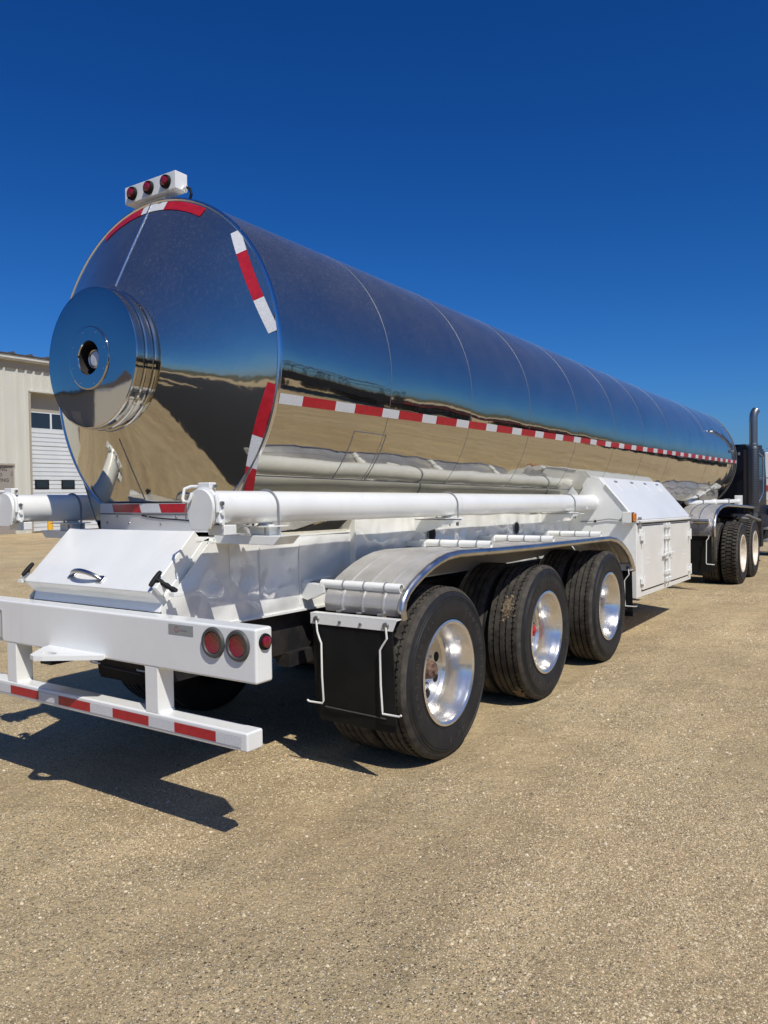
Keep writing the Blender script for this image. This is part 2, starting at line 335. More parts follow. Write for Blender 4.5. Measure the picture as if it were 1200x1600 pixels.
# loose stones lying on the ground (nobody could count them)
def gravel(N):
    f0 = np.array([-0.5575, 0.8298]); r0 = np.array([0.8302, 0.5573]); C = np.array([3.492, -2.346])
    d = 1.7 * np.exp(rng.random(N) * math.log(13 / 1.7)); la = (rng.random(N) * 1.25 - 0.625) * d
    P = C + d[:, None] * f0 + la[:, None] * r0
    from mathutils import noise as mn
    dens = np.array([mn.noise((a * 0.8, c * 0.8, 0.3)) + 0.5 * mn.noise((a * 2.1, c * 2.1, 4.0)) for a, c in P])
    keep = rng.random(N) < np.clip(0.5 + 1.0 * dens, 0.22, 1.0)
    keep &= ~((P[:, 0] < 1.3) & (P[:, 1] > 1.2) & (P[:, 0] > 0.6) & (P[:, 1] < 6))
    P = P[keep]; d = d[keep]; n = len(P)
    size = 0.0017 + 0.0026 * rng.random(n) ** 2.2 + (rng.random(n) > 0.985) * rng.random(n) * 0.006
    size *= np.clip(0.75 + 0.13 * d, 0.9, 1.9)
    base = np.array([(1, 0, 0), (0.3, 0.95, 0), (-0.85, 0.55, 0), (-0.8, -0.6, 0), (0.25, -1, 0), (0.1, 0.05, 0.75)], float)
    ang = rng.random(n) * 2 * PI; ca, sa = np.cos(ang), np.sin(ang)
    el = 0.6 + 0.5 * rng.random(n); jit = 1 + 0.25 * (rng.random((n, 6, 1)) - 0.5)
    b = base[None] * jit
    x = b[:, :, 0]; y = b[:, :, 1] * el[:, None]; z = b[:, :, 2] * (0.7 + 0.7 * rng.random(n))[:, None]
    X = (x * ca[:, None] - y * sa[:, None]) * size[:, None] + P[:, 0:1]; Y = (x * sa[:, None] + y * ca[:, None]) * size[:, None] + P[:, 1:2]
    zg = np.array([gz(a, c) for a, c in P]); Z = z * size[:, None] + zg[:, None] - 0.0003
    V = np.stack([X, Y, Z], -1).reshape(-1, 3)
    tri = np.array([(0, 1, 5), (1, 2, 5), (2, 3, 5), (3, 4, 5), (4, 0, 5)])
    F = (tri[None] + (np.arange(n) * 6)[:, None, None]).reshape(-1, 3)
    me = bpy.data.meshes.new('gravel'); me.vertices.add(len(V)); me.vertices.foreach_set('co', V.ravel())
    me.loops.add(F.size); me.loops.foreach_set('vertex_index', F.ravel().astype(np.int32))
    me.polygons.add(len(F)); me.polygons.foreach_set('loop_start', np.arange(0, F.size, 3, dtype=np.int32)); me.polygons.foreach_set('loop_total', np.full(len(F), 3, dtype=np.int32))
    cols = np.array([(0.54, 0.43, 0.26), (0.68, 0.57, 0.38), (0.42, 0.32, 0.185), (0.66, 0.59, 0.46), (0.15, 0.12, 0.085), (0.52, 0.34, 0.22), (0.60, 0.49, 0.31)])
    mi = rng.choice(len(cols), n, p=[0.27, 0.22, 0.18, 0.06, 0.09, 0.06, 0.12])
    for k, c in enumerate(cols):
        m = mat('stone_%d' % k, tuple(c), 0.9, 0, 0.25); me.materials.append(m)
    me.polygons.foreach_set('material_index', np.repeat(mi, 5).astype(np.int32))
    me.update(calc_edges=True); me.validate()
    o = bpy.data.objects.new('gravel', me); COL.objects.link(o); return struct(o, 'stuff')
gravel(430000)

# ================================================================== TANKER TRAILER
TR = thing('tanker_trailer', 'polished steel tanker trailer with white chassis, twin hose tubes and three axles', 'trailer')
KN = [(0.56, 2.31, 0.93), (5.0, 2.232, 0.945), (9.0, 2.165, 0.97), (13.2, 2.12, 1.0)]
def tz(y):
    for (a, za, ra), (b, zb, rb) in zip(KN, KN[1:]):
        if y <= b or b == KN[-1][0]:
            t = (y - a) / (b - a); return za + (zb - za) * t, ra + (rb - ra) * t
def coney(r): return 0.275 + (r - 0.36) / (0.925 - 0.36) * 0.28

tank = part('tank', TR)
NB = 144
ys = [0.572, 1.0, 1.57, 2.1, 2.62, 3.15, 3.67, 4.2, 4.79, 5.3, 5.92, 6.5, 7.03, 7.6, 8.25, 9.0, 9.8, 10.6, 11.4, 12.2, 12.9, 13.12, 13.18]
g = G(); vs = []
for y in ys:
    z, r = tz(y)
    if y > 13.15: r -= 0.03
    elif y > 13.1: r -= 0.008
    vs += [(r * math.cos(2 * PI * k / NB), y, z + r * math.sin(2 * PI * k / NB)) for k in range(NB)]
fs = [(i * NB + k, i * NB + (k + 1) % NB, (i + 1) * NB + (k + 1) % NB, (i + 1) * NB + k) for i in range(len(ys) - 1) for k in range(NB)]
g.add(vs, fs); zf, rf = tz(13.18)
g.lathe([(rf - 0.03, 13.18), (rf - 0.12, 13.26), (0.6, 13.42), (0.3, 13.5), (0.001, 13.52)], (0, 0, zf), 'y', NB)
g.obj('barrel', STEEL, tank, angle=50)
for y in (1.57, 2.62, 3.67, 4.79, 5.92, 7.03, 8.25, 10.6):
    z, r = tz(y); G().lathe([(r + 0.0003, y - 0.0028), (r + 0.0011, y - 0.0020), (r + 0.0011, y + 0.0013), (r + 0.0003, y + 0.002)], (0, 0, z), 'y', NB).obj('seam', SEAM, tank)
z, r = tz(13.15); G().tube([(1.0 * (r - 0.004) * math.cos(2 * PI * k / 96), 13.15, z + (r - 0.004) * math.sin(2 * PI * k / 96)) for k in range(96)], 0.005, 8, closed=True).obj('front_rim', SEAM, tank)
G().lathe([(0.915, 0.552), (0.926, 0.548), (0.935, 0.552), (0.937, 0.562), (0.934, 0.574), (0.928, 0.576)], (0, 0, 2.31), 'y', NB).obj('rear_rim', EDGE, tank)
# strap band with two seam lines low on the flank
def barrel_pt(y, ang, off=0.0):
    z, r = tz(y); return Vector(((r + off) * math.cos(ang), y, z + (r + off) * math.sin(ang)))
for y in (1.27, 1.60):
    G().tube([barrel_pt(y, R(a)) for a in np.linspace(-22, -75, 24)], 0.0035, 6).obj('strap_seam', SEAM, tank)
G().tube([barrel_pt(y, R(-22)) for y in np.linspace(1.27, 1.60, 6)], 0.003, 6).obj('strap_seam', SEAM, tank)
# longitudinal lap seam low down
G().tube([barrel_pt(y, R(-42)) for y in np.linspace(0.58, 5.5, 40)], 0.003, 6).obj('lap_seam', SEAM, tank)
# conspicuity tape along the flank
g = G(); y = 0.58; k = 0
while y < 13.05:
    L = 0.18 if k % 2 == 0 else 0.28; y1 = min(y + L, 13.08); g.cur = k % 2
    def fn(u, v, y=y, y1=y1):
        yy = y + (y1 - y) * u; zz = 2.045 + 0.052 * v; z, r = tz(yy); return (math.sqrt((r + 0.003) ** 2 - (zz - z) ** 2), yy, zz)
    g.grid(fn, 3, 3); y = y1; k += 1
g.obj('reflective_tape', [WTAPE, RED], tank)

# rear head: shallow cone
head = part('rear_head', TR)
prof = [(0.355 + 0.57 * t, coney(0.355 + 0.57 * t) - 0.003 * math.sin(PI * t)) for t in np.linspace(0, 1, 16)]
g = G().lathe(prof, (0, 0, 2.31), 'y', NB)
g.obj('cone', STEEL, head, angle=50)
def cone_pt(x, z, off=0.004):
    r = math.hypot(x, z - 2.31); t = (r - 0.355) / 0.57
    return Vector((x, coney(r) - 0.003 * math.sin(PI * max(0, min(1, t))) - off, z))
def cone_tape(p0, p1, w, segs, name='reflective_tape'):
    p0, p1 = Vector(p0), Vector(p1); d = (p1 - p0); L = d.length; d.normalize(); nrm = Vector((-d.y, d.x)); g = G(); t = 0.0
    for frac, mi in segs:
        g.cur = mi
        def fn(u, v, t=t, frac=frac):
            q_ = p0 + d * (L * (t + frac * u)) + nrm * (w * (v - 0.5)); return cone_pt(q_.x, q_.y)
        g.grid(fn, 6, 2); t += frac
    g.obj(name, [WTAPE, RED], head, fix=False)
cone_tape((0.655, 2.945), (0.905, 2.40), 0.052, [(0.22, 0), (0.47, 1), (0.31, 0)])
cone_tape((0.895, 2.14), (0.665, 1.58), 0.054, [(0.46, 1), (0.28, 0), (0.26, 1)])
# curved strip across the top
g = G(); angs = [(61, 81, 1), (81, 93.5, 0), (93.5, 116, 1)]
for a0, a1, mi in angs:
    g.cur = mi
    def fn(u, v, a0=a0, a1=a1):
        a = R(a0 + (a1 - a0) * u); rr = 0.862 + 0.05 * v; p = cone_pt(rr * math.cos(a), 2.31 + rr * math.sin(a)); return p
    g.grid(fn, 10, 2)
g.obj('reflective_tape', [WTAPE, RED], head, fix=False)
G().tube([cone_pt(0, 2.31 + r_, 0.001) for r_ in np.linspace(0.41, 0.92, 12)], 0.006, 8).obj('seam', EDGE, head)
G().tube([cone_pt(0, 2.31 - r_, 0.0) for r_ in np.linspace(0.41, 0.74, 12)], 0.0035, 8).obj('seam', SEAM, head)
# small scuffed marker sticker near the top
# flat lower panel with rivets, tape and wire
LPAN = mat('matt_aluminium_panel', (0.66, 0.66, 0.65), 0.42, 0.55); bump(LPAN, 5, 0.004, 1, 2)
def lpy(x): return cone_pt(x, 1.55, 0).y - 0.012
g = G(); g.grid(lambda u, v: (-0.50 + u, lpy(-0.50 + u) , 1.39 + 0.158 * v), 24, 2)
g.obj('lower_panel', LPAN, head, solid=0.006)
g = G(); x = -0.47; k = 0
while x < 0.475:
    L = 0.16 if k % 2 == 0 else 0.285; x1 = min(0.48, x + L); g.cur = k % 2
    g.grid(lambda u, v, x=x, x1=x1: (x + (x1 - x) * u - 0.018 * v, lpy(x + (x1 - x) * u - 0.018 * v) - 0.005, 1.496 + 0.048 * v), 6, 1); x = x1; k += 1
g.obj('reflective_tape', [WTAPE, RED], head, fix=False)
G().tube([(x, lpy(x) - 0.004, 1.487) for x in np.linspace(-0.5, 0.5, 20)], 0.004, 6).obj('panel_edge', SEAM, head)
G().tube([(x, lpy(x) - 0.006, z) for x, z in ((-0.02, 1.48), (0.06, 1.470), (0.15, 1.463), (0.3, 1.455), (0.4, 1.45), (0.5, 1.445))], 0.0035, 6).obj('wire', BLACK, head)
for i, x in enumerate((-0.40, -0.27, -0.14, 0.03, 0.13, 0.24, 0.36, 0.46)):
    G().lathe([(0.0, -0.006), (0.006, -0.005), (0.008, 0.0)], (x, lpy(x) - 0.003, 1.473 if i % 2 else 1.435), 'y', 10).obj('rivet', ZINC, head)

# insulated end cover (drum) with ring plate and gauge
drum = part('end_cover', TR)
D = [(0.36, 0.300), (0.362, 0.262), (0.372, 0.258), (0.375, 0.250), (0.372, 0.243), (0.362, 0.240), (0.362, 0.205), (0.371, 0.201), (0.374, 0.194), (0.371, 0.187), (0.363, 0.184), (0.363, 0.150), (0.369, 0.146), (0.370, 0.140), (0.367, 0.134), (0.36, 0.133)]
G().lathe(D, (0, 0, 2.31), 'y', 96).obj('drum_side', STEELC, drum, angle=40)
DF = [(0.362, 0.1335), (0.34, 0.131), (0.25, 0.128), (0.165, 0.127), (0.164, 0.122), (0.158, 0.120), (0.10, 0.120), (0.089, 0.120), (0.0865, 0.126)]
G().lathe(DF, (0, 0, 2.31), 'y', 96).obj('face_plate', STEELC, drum, angle=12)
G().lathe([(0.0865, 0.126), (0.0865, 0.30), (0.0, 0.30)], (0, 0, 2.31), 'y', 48).obj('recess', DARK, drum)
G().lathe([(0.0, 0.140), (0.036, 0.142), (0.042, 0.147), (0.042, 0.30)], (0.024, 0, 2.305), 'y', 32).obj('gauge', CLEAR, drum)
G().lathe([(0.040, 0.140), (0.045, 0.136), (0.050, 0.140), (0.050, 0.30)], (0.024, 0, 2.305), 'y', 32).obj('gauge_bezel', CHROME, drum)
for k in range(8):
    a = 2 * PI * k / 8 + 0.3
    G().lathe([(0.0, -0.003), (0.002, -0.002), (0.004, 0.0)], (0.14 * math.cos(a), 0.120, 2.31 + 0.14 * math.sin(a)), 'y', 8).obj('screw', CHROME, drum)

# light bar on top
lb = part('light_bar', TR)
G().box(-0.215, 0.215, 0.54, 0.625, 3.268, 3.366).obj('housing', WHITE, lb, bevel=0.004)
G().prism([(-0.09, 3.268), (0.09, 3.268), (0.07, 3.235), (-0.07, 3.235)], 'y', 0.575, 0.66).obj('bracket', WHITE, lb, bevel=0.003)
for x in (-0.142, 0.0, 0.142):
    G().lathe([(0.0, -0.028), (0.014, -0.026), (0.024, -0.018), (0.028, 0.0)], (x, 0.533, 3.317), 'y', 28).obj('lamp', LENS, lb)
    G().lathe([(0.026, -0.010), (0.034, -0.012), (0.037, -0.004), (0.037, 0.008)], (x, 0.533, 3.317), 'y', 28).obj('lamp_ring', BLACK, lb)
G().tube([(0.205, 0.60, 3.28), (0.235, 0.60, 3.285), (0.262, 0.60, 3.27), (0.272, 0.60, 3.24), (0.255, 0.60, 3.205)], 0.008, 8).obj('cable', BLACK, lb)
G().tube([(0.213, 0.60, 3.278), (0.238, 0.60, 3.285)], 0.013, 8).obj('cable_gland', WHITE, lb)

# hose tubes along each side
def hose_tube(sx):
    t = part('hose_tube', TR); X = 0.815 * sx
    def zt(y): return 1.527 - 0.0135 * (y - 0.2)
    yend = 6.0
    G().tube([(X, y, zt(y)) for y in np.linspace(0.13, yend, 24)], 0.0815, 40).obj('tube', WHITE, t)
    # hinged end hatch: round top, tapering tongue below
    hatch = [(0.088 * math.cos(a), 0.088 * math.sin(a)) for a in np.linspace(R(-8), R(188), 22)] + [(-0.060, -0.095), (-0.050, -0.102), (0.050, -0.102), (0.060, -0.095)]
    zc = zt(0.12)
    G().prism([(X + p, zc + q_) for p, q_ in hatch], 'y', 0.112, 0.128).obj('end_hatch', WHITE, t, bevel=0.003)
    G().lathe([(0.083, 0.128), (0.096, 0.132), (0.096, 0.150), (0.083, 0.154)], (X, 0, zc), 'y', 40).obj('collar', WHITE, t)
    G().box(X - 0.035, X + 0.045, 0.135, 0.18, zc + 0.085, zc + 0.118).obj('hinge', WHITE, t, bevel=0.006)
    for dx in (-0.045, 0.055): G().lathe([(0.0, -0.006), (0.008, -0.006), (0.008, 0.006), (0, 0.006)], (X + dx, 0.158, zc + 0.10), 'x', 8).obj('hinge_bolt', ZINC, t)
    G().tube([(X - 0.03, 0.15, zc + 0.10), (X - 0.075, 0.13, zc + 0.10), (X - 0.09, 0.105, zc + 0.09), (X - 0.092, 0.095, zc + 0.045), (X - 0.085, 0.095, zc + 0.03), (X - 0.055, 0.095, zc + 0.028), (X - 0.045, 0.1, zc + 0.045), (X - 0.045, 0.108, zc + 0.07)], 0.0075, 8).obj('pull_ring', WHITE, t)
    pts = [(X - 0.06, 0.10, zc + 0.06), (X - 0.075, 0.10, zc + 0.02), (X - 0.082, 0.10, zc - 0.02), (X - 0.082, 0.105, zc - 0.05)]
    G().tube(pts, 0.004, 6).obj('cable_loop', ZINC, t)
    # latch hardware on the outer side
    G().obox((X + 0.09, 0.155, zc - 0.02), (1, 0, 0), (0, 1, 0), (0, 0, 1), 0.012, 0.02, 0.05).obj('latch', WHITE, t, bevel=0.005)
    G().tube([(X + 0.085, 0.135, zc + 0.06), (X + 0.10, 0.13, zc + 0.02), (X + 0.10, 0.13, zc - 0.02)], 0.009, 8).obj('latch_arm', WHITE, t)
    for dz in (0.02, -0.025, -0.07): G().lathe([(0.0, -0.008), (0.010, -0.008), (0.010, 0.01), (0, 0.01)], (X + 0.105, 0.15, zc + dz), 'x', 8).obj('latch_bolt', ZINC if dz == 0.02 else WHITE, t)
    for y in (0.556, 2.447, 4.82):
        z0 = zt(y); Rb = 0.0875
        pts = [(X + Rb * math.cos(a), y, z0 + Rb * math.sin(a)) for a in np.linspace(R(0), R(180), 22)]
        pts = [(X + Rb, y, z0 - 0.15)] + pts + [(X - Rb, y, z0 - 0.15)]
        G().tube(pts, 0.006, 8).obj('u_bolt', GALV, t)
        G().prism([(X - 0.10, z0 - 0.092), (X + 0.10, z0 - 0.092), (X + 0.10, z0 - 0.098), (X - 0.10, z0 - 0.098)], 'y', y - 0.09, y + 0.06).obj('saddle_plate', WHITE, t)
        G().prism([(X - 0.045, z0 - 0.092), (X - 0.02, z0 - 0.075), (X + 0.02, z0 - 0.078), (X + 0.045, z0 - 0.092)], 'y', y - 0.02, y + 0.02).obj('saddle', WHITE, t)
        for by in (y - 0.07, y + 0.03): G().tube([(X + 0.06, by, z0 - 0.095), (X + 0.06, by, z0 - 0.15)], 0.005, 6).obj('bolt', ZINC, t)
        if y < 1: G().box(X - 0.06, X + 0.07, y - 0.05, y + 0.04, z0 - 0.140, z0 - 0.095).obj('saddle_block', WHITE, t, bevel=0.004)
        # outrigger arm back to the shell
        wx = (0.545 if y < 1 else 0.59) * sx
        if y < 1:
            g = G(); g.prism([(wx, z0 - 0.14), (X + 0.19 * sx, z0 - 0.14), (X + 0.14 * sx, z0 - 0.185), (wx, z0 - 0.185)], 'y', y - 0.10, y + 0.05)
            g.obj('outrigger', WHITE, t, bevel=0.003)
        else:
            poly = [(wx, z0 - 0.10), (X + 0.16 * sx, z0 - 0.10), (X + 0.13 * sx, z0 - 0.118), (wx + 0.06 * sx, z0 - 0.20), (wx, z0 - 0.20)]
            G().prism(poly, 'y', y - 0.075, y - 0.067).obj('outrigger', WHITE, t)
            G().prism([(wx, z0 - 0.10), (X + 0.16 * sx, z0 - 0.10), (X + 0.16 * sx, z0 - 0.105), (wx, z0 - 0.105)], 'y', y - 0.075, y + 0.05).obj('outrigger_flange', WHITE, t)
    G().box(X - 0.045 if sx < 0 else X - 0.01, X + 0.06 if sx < 0 else X + 0.10, 0.17, 0.25, zt(0.2) - 0.128, zt(0.2) - 0.08).obj('end_bracket', WHITE, t, bevel=0.005)
    return t
hose_tube(1); hose_tube(-1)

# rear tool box with sloping lid
box = part('tool_box', TR)
G().prism([(0.105, 1.022), (0.42, 1.022), (0.44, 1.372), (0.40, 1.36), (0.125, 1.085)], 'x', -0.53, 0.53).obj('box_body', WHITE, box, bevel=0.004)
nrm = Vector((0, -0.70, 0.714)); sl_ = Vector((0, 0.714, 0.70)); c0 = Vector((0, 0.055, 1.128)); Ls = 0.40
lidc = c0 + sl_ * (Ls / 2) - nrm * 0.045
# lid with a slightly buckled top skin
g = G()
g.obox(lidc, (1, 0, 0), sl_, nrm, 0.527, Ls / 2, 0.045)
LIDM = mat('white_lid_sheet', (0.79, 0.79, 0.76), 0.25, 0, 0.5, 0.4); vary(LIDM, 2.6, (0.77, 0.775, 0.735), (0.82, 0.825, 0.785), 0.3, 0.6, 5); bump(LIDM, 2.4, 0.022, 1.0, 1.0)
streaks(LIDM, (0.50, 0.46, 0.39), 0.3)
g.obj('lid', LIDM, box, bevel=0.005)
def latch_T(x, out):
    b0 = c0 + sl_ * 0.045 - nrm * 0.02; px = Vector((x, 0, 0))
    p = b0 + px
    o = G()
    ax_ = (Vector((out, 0, 0)) * 0.35 + sl_ * 0.0 - nrm * 0.0)
    e = Vector((out * 0.9, 0.25, -0.12)).normalized()
    st = p + Vector((out * 0.0, -0.02, 0.045)); en = p + Vector((out * 0.10, 0.02, -0.015))
    G().tube([st, st.lerp(en, 0.25), st.lerp(en, 0.4), st.lerp(en, 0.55), st.lerp(en, 0.7), st.lerp(en, 0.85), en], [0.013, 0.015, 0.011, 0.015, 0.011, 0.015, 0.014], 10).obj('latch_strap', BLACK, box)
    d = sl_
    G().tube([st - d * 0.045, st - d * 0.03, st, st + d * 0.03, st + d * 0.045], [0.009, 0.012, 0.013, 0.012, 0.009], 10).obj('latch_grip', BLACK, box)
    G().obox(en + Vector((0, 0, -0.012)), (1, 0, 0), (0, 1, 0), (0, 0, 1), 0.02, 0.03, 0.01).obj('latch_bracket', WHITE, box, bevel=0.003)
    G().obox(p + Vector((out * 0.02, -0.012, 0.0)), (1, 0, 0), sl_, nrm, 0.014, 0.022, 0.028).obj('latch_bracket', WHITE, box, bevel=0.003)
latch_T(0.535, 1); latch_T(-0.535, -1)
G().box(-0.53, 0.53, 0.35, 0.56, 1.352, 1.366).obj('top_plate', WHITE, box)
# bow handle
def lidp(x, s, h): return c0 + sl_ * s + nrm * h + Vector((x, 0, 0))
hp = [lidp(-0.145 + 0.25 * t, 0.062 - 0.012 * t, 0.055 * math.sin(PI * min(1, max(0, t))) ** 0.55) for t in np.linspace(0, 1, 17)]
G().tube(hp, [0.010 + 0.003 * math.sin(PI * t) for t in np.linspace(0, 1, 17)], 12).obj('handle', CHROME, box)
for x, s_ in ((-0.145, 0.062), (0.105, 0.05)):
    G().obox(lidp(x, s_, 0.004), (1, 0, 0), sl_, nrm, 0.024, 0.022, 0.004).obj('handle_foot', CHROME, box, bevel=0.002)

# chassis shell
shell = part('chassis_shell', TR)
def wall_grid(X0, y0, y1, z0, z1, amp, nu, nv, seed, slope=False):
    rr = np.random.default_rng(seed); ks = [(rr.uniform(2, 7), rr.uniform(3, 9), rr.uniform(0, 6.28)) for _ in range(5)]
    g = G()
    def fn(u, v):
        z = z0 + (z1 - z0) * v
        ya = max(y0, 0.125 + 1.02 * (z - 1.064)) if slope else y0
        y = ya + (y1 - ya) * u; z -= 0.016 * (y - 0.6) * (u if slope else 1)
        e = math.sin(PI * u) ** 0.4 * math.sin(PI * v) ** 0.5 if 0 < u < 1 and 0 < v < 1 else 0
        d = sum((abs(math.sin(a * y + b * z + c)) * 1.6 - 1.0) if i < 3 else math.sin(a * y + b * z + c) for i, (a, b, c) in enumerate(ks)) / 5
        return (X0 + amp * d * e, y, z)
    return g.grid(fn, nu, nv)
for sx in (1, -1):
    wall_grid(0.555 * sx, 0.10, 1.62, 0.915, 1.345, 0.024, 90, 30, 3, True).obj('side_panel', SHEET, shell, solid=0.006)
    G().prism([(0.45 * sx, 1.352), (0.56 * sx, 1.352), (0.56 * sx, 1.342), (0.45 * sx, 1.342)], 'y', 0.42, 1.62, 0.004).obj('top_flange', WHITE, shell)
    G().prism([(0.45 * sx, 0.925), (0.57 * sx, 0.925), (0.57 * sx, 0.913), (0.45 * sx, 0.913)], 'y', 0.12, 1.62, 0.016).obj('bottom_flange', WHITE, shell)
    G().prism([(0.50 * sx, 0.90), (0.60 * sx, 0.90), (0.60 * sx, 1.43), (0.50 * sx, 1.43)], 'y', 1.62, 1.632).obj('riser', WHITE, shell)
    wall_grid(0.585 * sx, 1.632, 5.54, 0.99, 1.475, 0.004, 60, 12, 5).obj('upper_side_panel', SHEET, shell, solid=0.006)
    G().prism([(0.50 * sx, 1.46), (0.60 * sx, 1.46), (0.60 * sx, 1.45), (0.50 * sx, 1.45)], 'y', 1.632, 5.54, 0.017).obj('upper_flange', WHITE, shell)
    for y in (2.60, 4.13):
        G().lathe([(0.056, 0.004 * sx), (0.060, 0.012 * sx), (0.052, 0.012 * sx), (0.050, -0.06 * sx), (0.0, -0.06 * sx)], (0.587 * sx, y, 1.275 - 0.016 * (y - 2.5)), 'x', 28).obj('drain_port', GALV, shell)
        G().lathe([(0.050, 0.0), (0.0, 0.002 * sx)], (0.594 * sx, y, 1.275 - 0.016 * (y - 2.5)), 'x', 28).obj('drain_hole', DARK, shell)
# vertical stiffener lines on the rear side panel
for y in (0.55, 0.78, 1.12):
    G().tube([(0.558, y, 0.93), (0.558, y, 1.33)], 0.0035, 6).obj('stiffener', WHITE, shell)
G().box(0.556, 0.568, 1.15, 1.42, 1.06, 1.075).obj('foot_rail', WHITE, shell, bevel=0.003)
G().box(-0.535, 0.535, 0.11, 5.5, 0.93, 0.95, 0.012).obj('floor_plate', DARK, shell)
# flat polished skirt below the barrel, from the lap seam down to the shell
def skirt_pt(y, v, sx=1):
    z, r = tz(y); a = R(-42); x0, z0 = r * math.cos(a), z + r * math.sin(a)
    return Vector((sx * (x0 - 0.118 * v), y, z0 - 0.25 * v))
for sx in (1, -1):
    G().grid(lambda u, v: skirt_pt(0.556 + 4.95 * u, 1.42 * v, sx) + Vector((0.0025 * math.sin(31 * u + 3 * v) * math.sin(PI * v), 0, 0)), 110, 5).obj('barrel_skirt', STEEL, shell, solid=0.003)
for k in range(33):
    y = 0.75 + k * 0.145; p = skirt_pt(y, 0.62)
    G().lathe([(0.0, 0.005), (0.005, 0.004), (0.007, 0.0)], p, 'x', 8).obj('rivet', ZINC, shell)
# flat polished corner filling the foot of the rear head
for sx in (1, -1):
    def fn(u, v, sx=sx):
        a = R(-42 - 26 * u); c_ = Vector((sx * 0.925 * math.cos(a), 0.5545, 2.31 + 0.925 * math.sin(a))); k_ = skirt_pt(0.556, u, sx) + Vector((0, -0.001, 0)); return c_.lerp(k_, v)
    G().grid(fn, 10, 3).obj('head_corner', STEEL, head, fix=True)
    G().tube([skirt_pt(0.556, v, sx) for v in np.linspace(0, 1, 6)], 0.005, 8).obj('corner_rim', SEAM, head)
# underframe
fr = part('underframe', TR)
for x in (-0.45, 0.45): G().box(x - 0.05, x + 0.05, 0.12, 9.4, 0.66, 0.93, 0.01).obj('frame_rail', DARK, fr)
for y in (0.3, 0.9, 2.4, 4.0, 5.3, 7.0): G().box(-0.45, 0.45, y - 0.05, y + 0.05, 0.68, 0.90).obj('crossmember', DARK, fr)
for y in (1.64, 3.164, 4.688):
    G().tube([(-0.95, y, 0.51), (0.95, y, 0.51)], 0.065, 16).obj('axle', AXLE, fr)
    for x in (-0.5, 0.5):
        G().box(x - 0.05, x + 0.05, y - 0.62, y + 0.62, 0.58, 0.66).obj('leaf_spring', DARK, fr)
        G().lathe([(0.0, -0.09), (0.085, -0.08), (0.085, 0.05), (0.05, 0.09), (0, 0.09)], (x * 1.1, y - 0.22, 0.56), 'y', 20).obj('brake_chamber', AXLE, fr)
# nose structure ahead of the cabinet, fifth wheel plate and legs
G().box(-0.5, 0.5, 7.9, 12.6, 1.10, 1.20).obj('nose_plate', DARK, fr)
for x in (-0.6, 0.6): G().box(x - 0.06, x + 0.06, 8.55, 8.67, 0.35, 1.15).obj('landing_leg', DARK, fr)

# bumper
bp = part('rear_bumper', TR)
G().box(-1.26, 1.26, 0.0, 0.104, 0.785, 1.022).obj('beam', WHITE, bp, bevel=0.012)
G().box(-1.20, 1.20, 0.0, 0.10, 0.487, 0.572).obj('lower_bar', WHITE, bp, bevel=0.010)
for x in (-0.585, 0.585): G().box(x - 0.046, x + 0.046, 0.003, 0.10, 0.568, 0.79).obj('post', WHITE, bp, bevel=0.006)
for x in (-0.585, 0.585):
    for dx in (-0.048, 0.048):
        for zz_ in (0.788, 0.571):
            G().tube([(x + dx + 0.002 * math.sin(37 * t_), 0.006 + 0.09 * t_, zz_ + (-0.003 if zz_ > 0.7 else 0.003)) for t_ in np.linspace(0, 1, 24)], [0.005 + 0.0015 * math.sin(53 * t_) for t_ in np.linspace(0, 1, 24)], 6).obj('weld_bead', WHITE, bp)
# oval lamps
for x in (1.009, 1.157, -1.009, -1.157):
    G().lathe([(0.0, 0.010), (0.03, 0.008), (0.046, 0.004), (0.050, 0.010)], (x, -0.012, 0.943), 'y', 40).obj('tail_lamp', LENS, bp)
    G().lathe([(0.045, 0.004), (0.052, -0.010), (0.064, -0.010), (0.069, 0.0), (0.069, 0.014)], (x, -0.003, 0.943), 'y', 40).obj('lamp_grommet', GROM, bp)
G().lathe([(0.0, 0.024), (0.016, 0.022), (0.024, 0.016), (0.027, 0.0)], (1.262, 0.052, 0.962), 'x', 28).obj('side_marker', LENS, bp)
G().lathe([(0.026, 0.010), (0.034, 0.010), (0.036, 0.0)], (1.261, 0.052, 0.962), 'x', 28).obj('marker_grommet', BLACK, bp)
G().box(0.721, 0.882, -0.003, 0.0, 0.960, 1.003).obj('maker_plate', PLATE, bp)
G().lathe([(0.010, 0), (0.012, -0.001), (0.014, 0)], (0.775, -0.0035, 0.981), 'y', 20).obj('maker_emblem', mat('emblem_red', (0.35, 0.12, 0.12), 0.5), bp)
G().box(0.795, 0.845, -0.0042, -0.0032, 0.977, 0.983).obj('maker_print', mat('emblem_grey', (0.22, 0.24, 0.25), 0.5), bp)
# licence plate at the left
G().box(-0.965, -0.652, -0.006, -0.002, 0.806, 0.968).obj('licence_plate', mat('plate_white', (0.62, 0.63, 0.62), 0.35, 0.2), bp, bevel=0.002)
G().tube([(-0.96, -0.008, 0.81), (-0.656, -0.008, 0.81), (-0.656, -0.008, 0.964), (-0.96, -0.008, 0.964)], 0.004, 6, closed=True).obj('plate_frame', CHROME, bp)
text_mesh('plate_lettering', 'TRL 82', 0.075, mat('plate_red', (0.40, 0.03, 0.04), 0.5), bp, Matrix.Translation((-0.81, -0.0065, 0.862)) @ Matrix.Rotation(PI / 2, 4, 'X'), 0.0008)
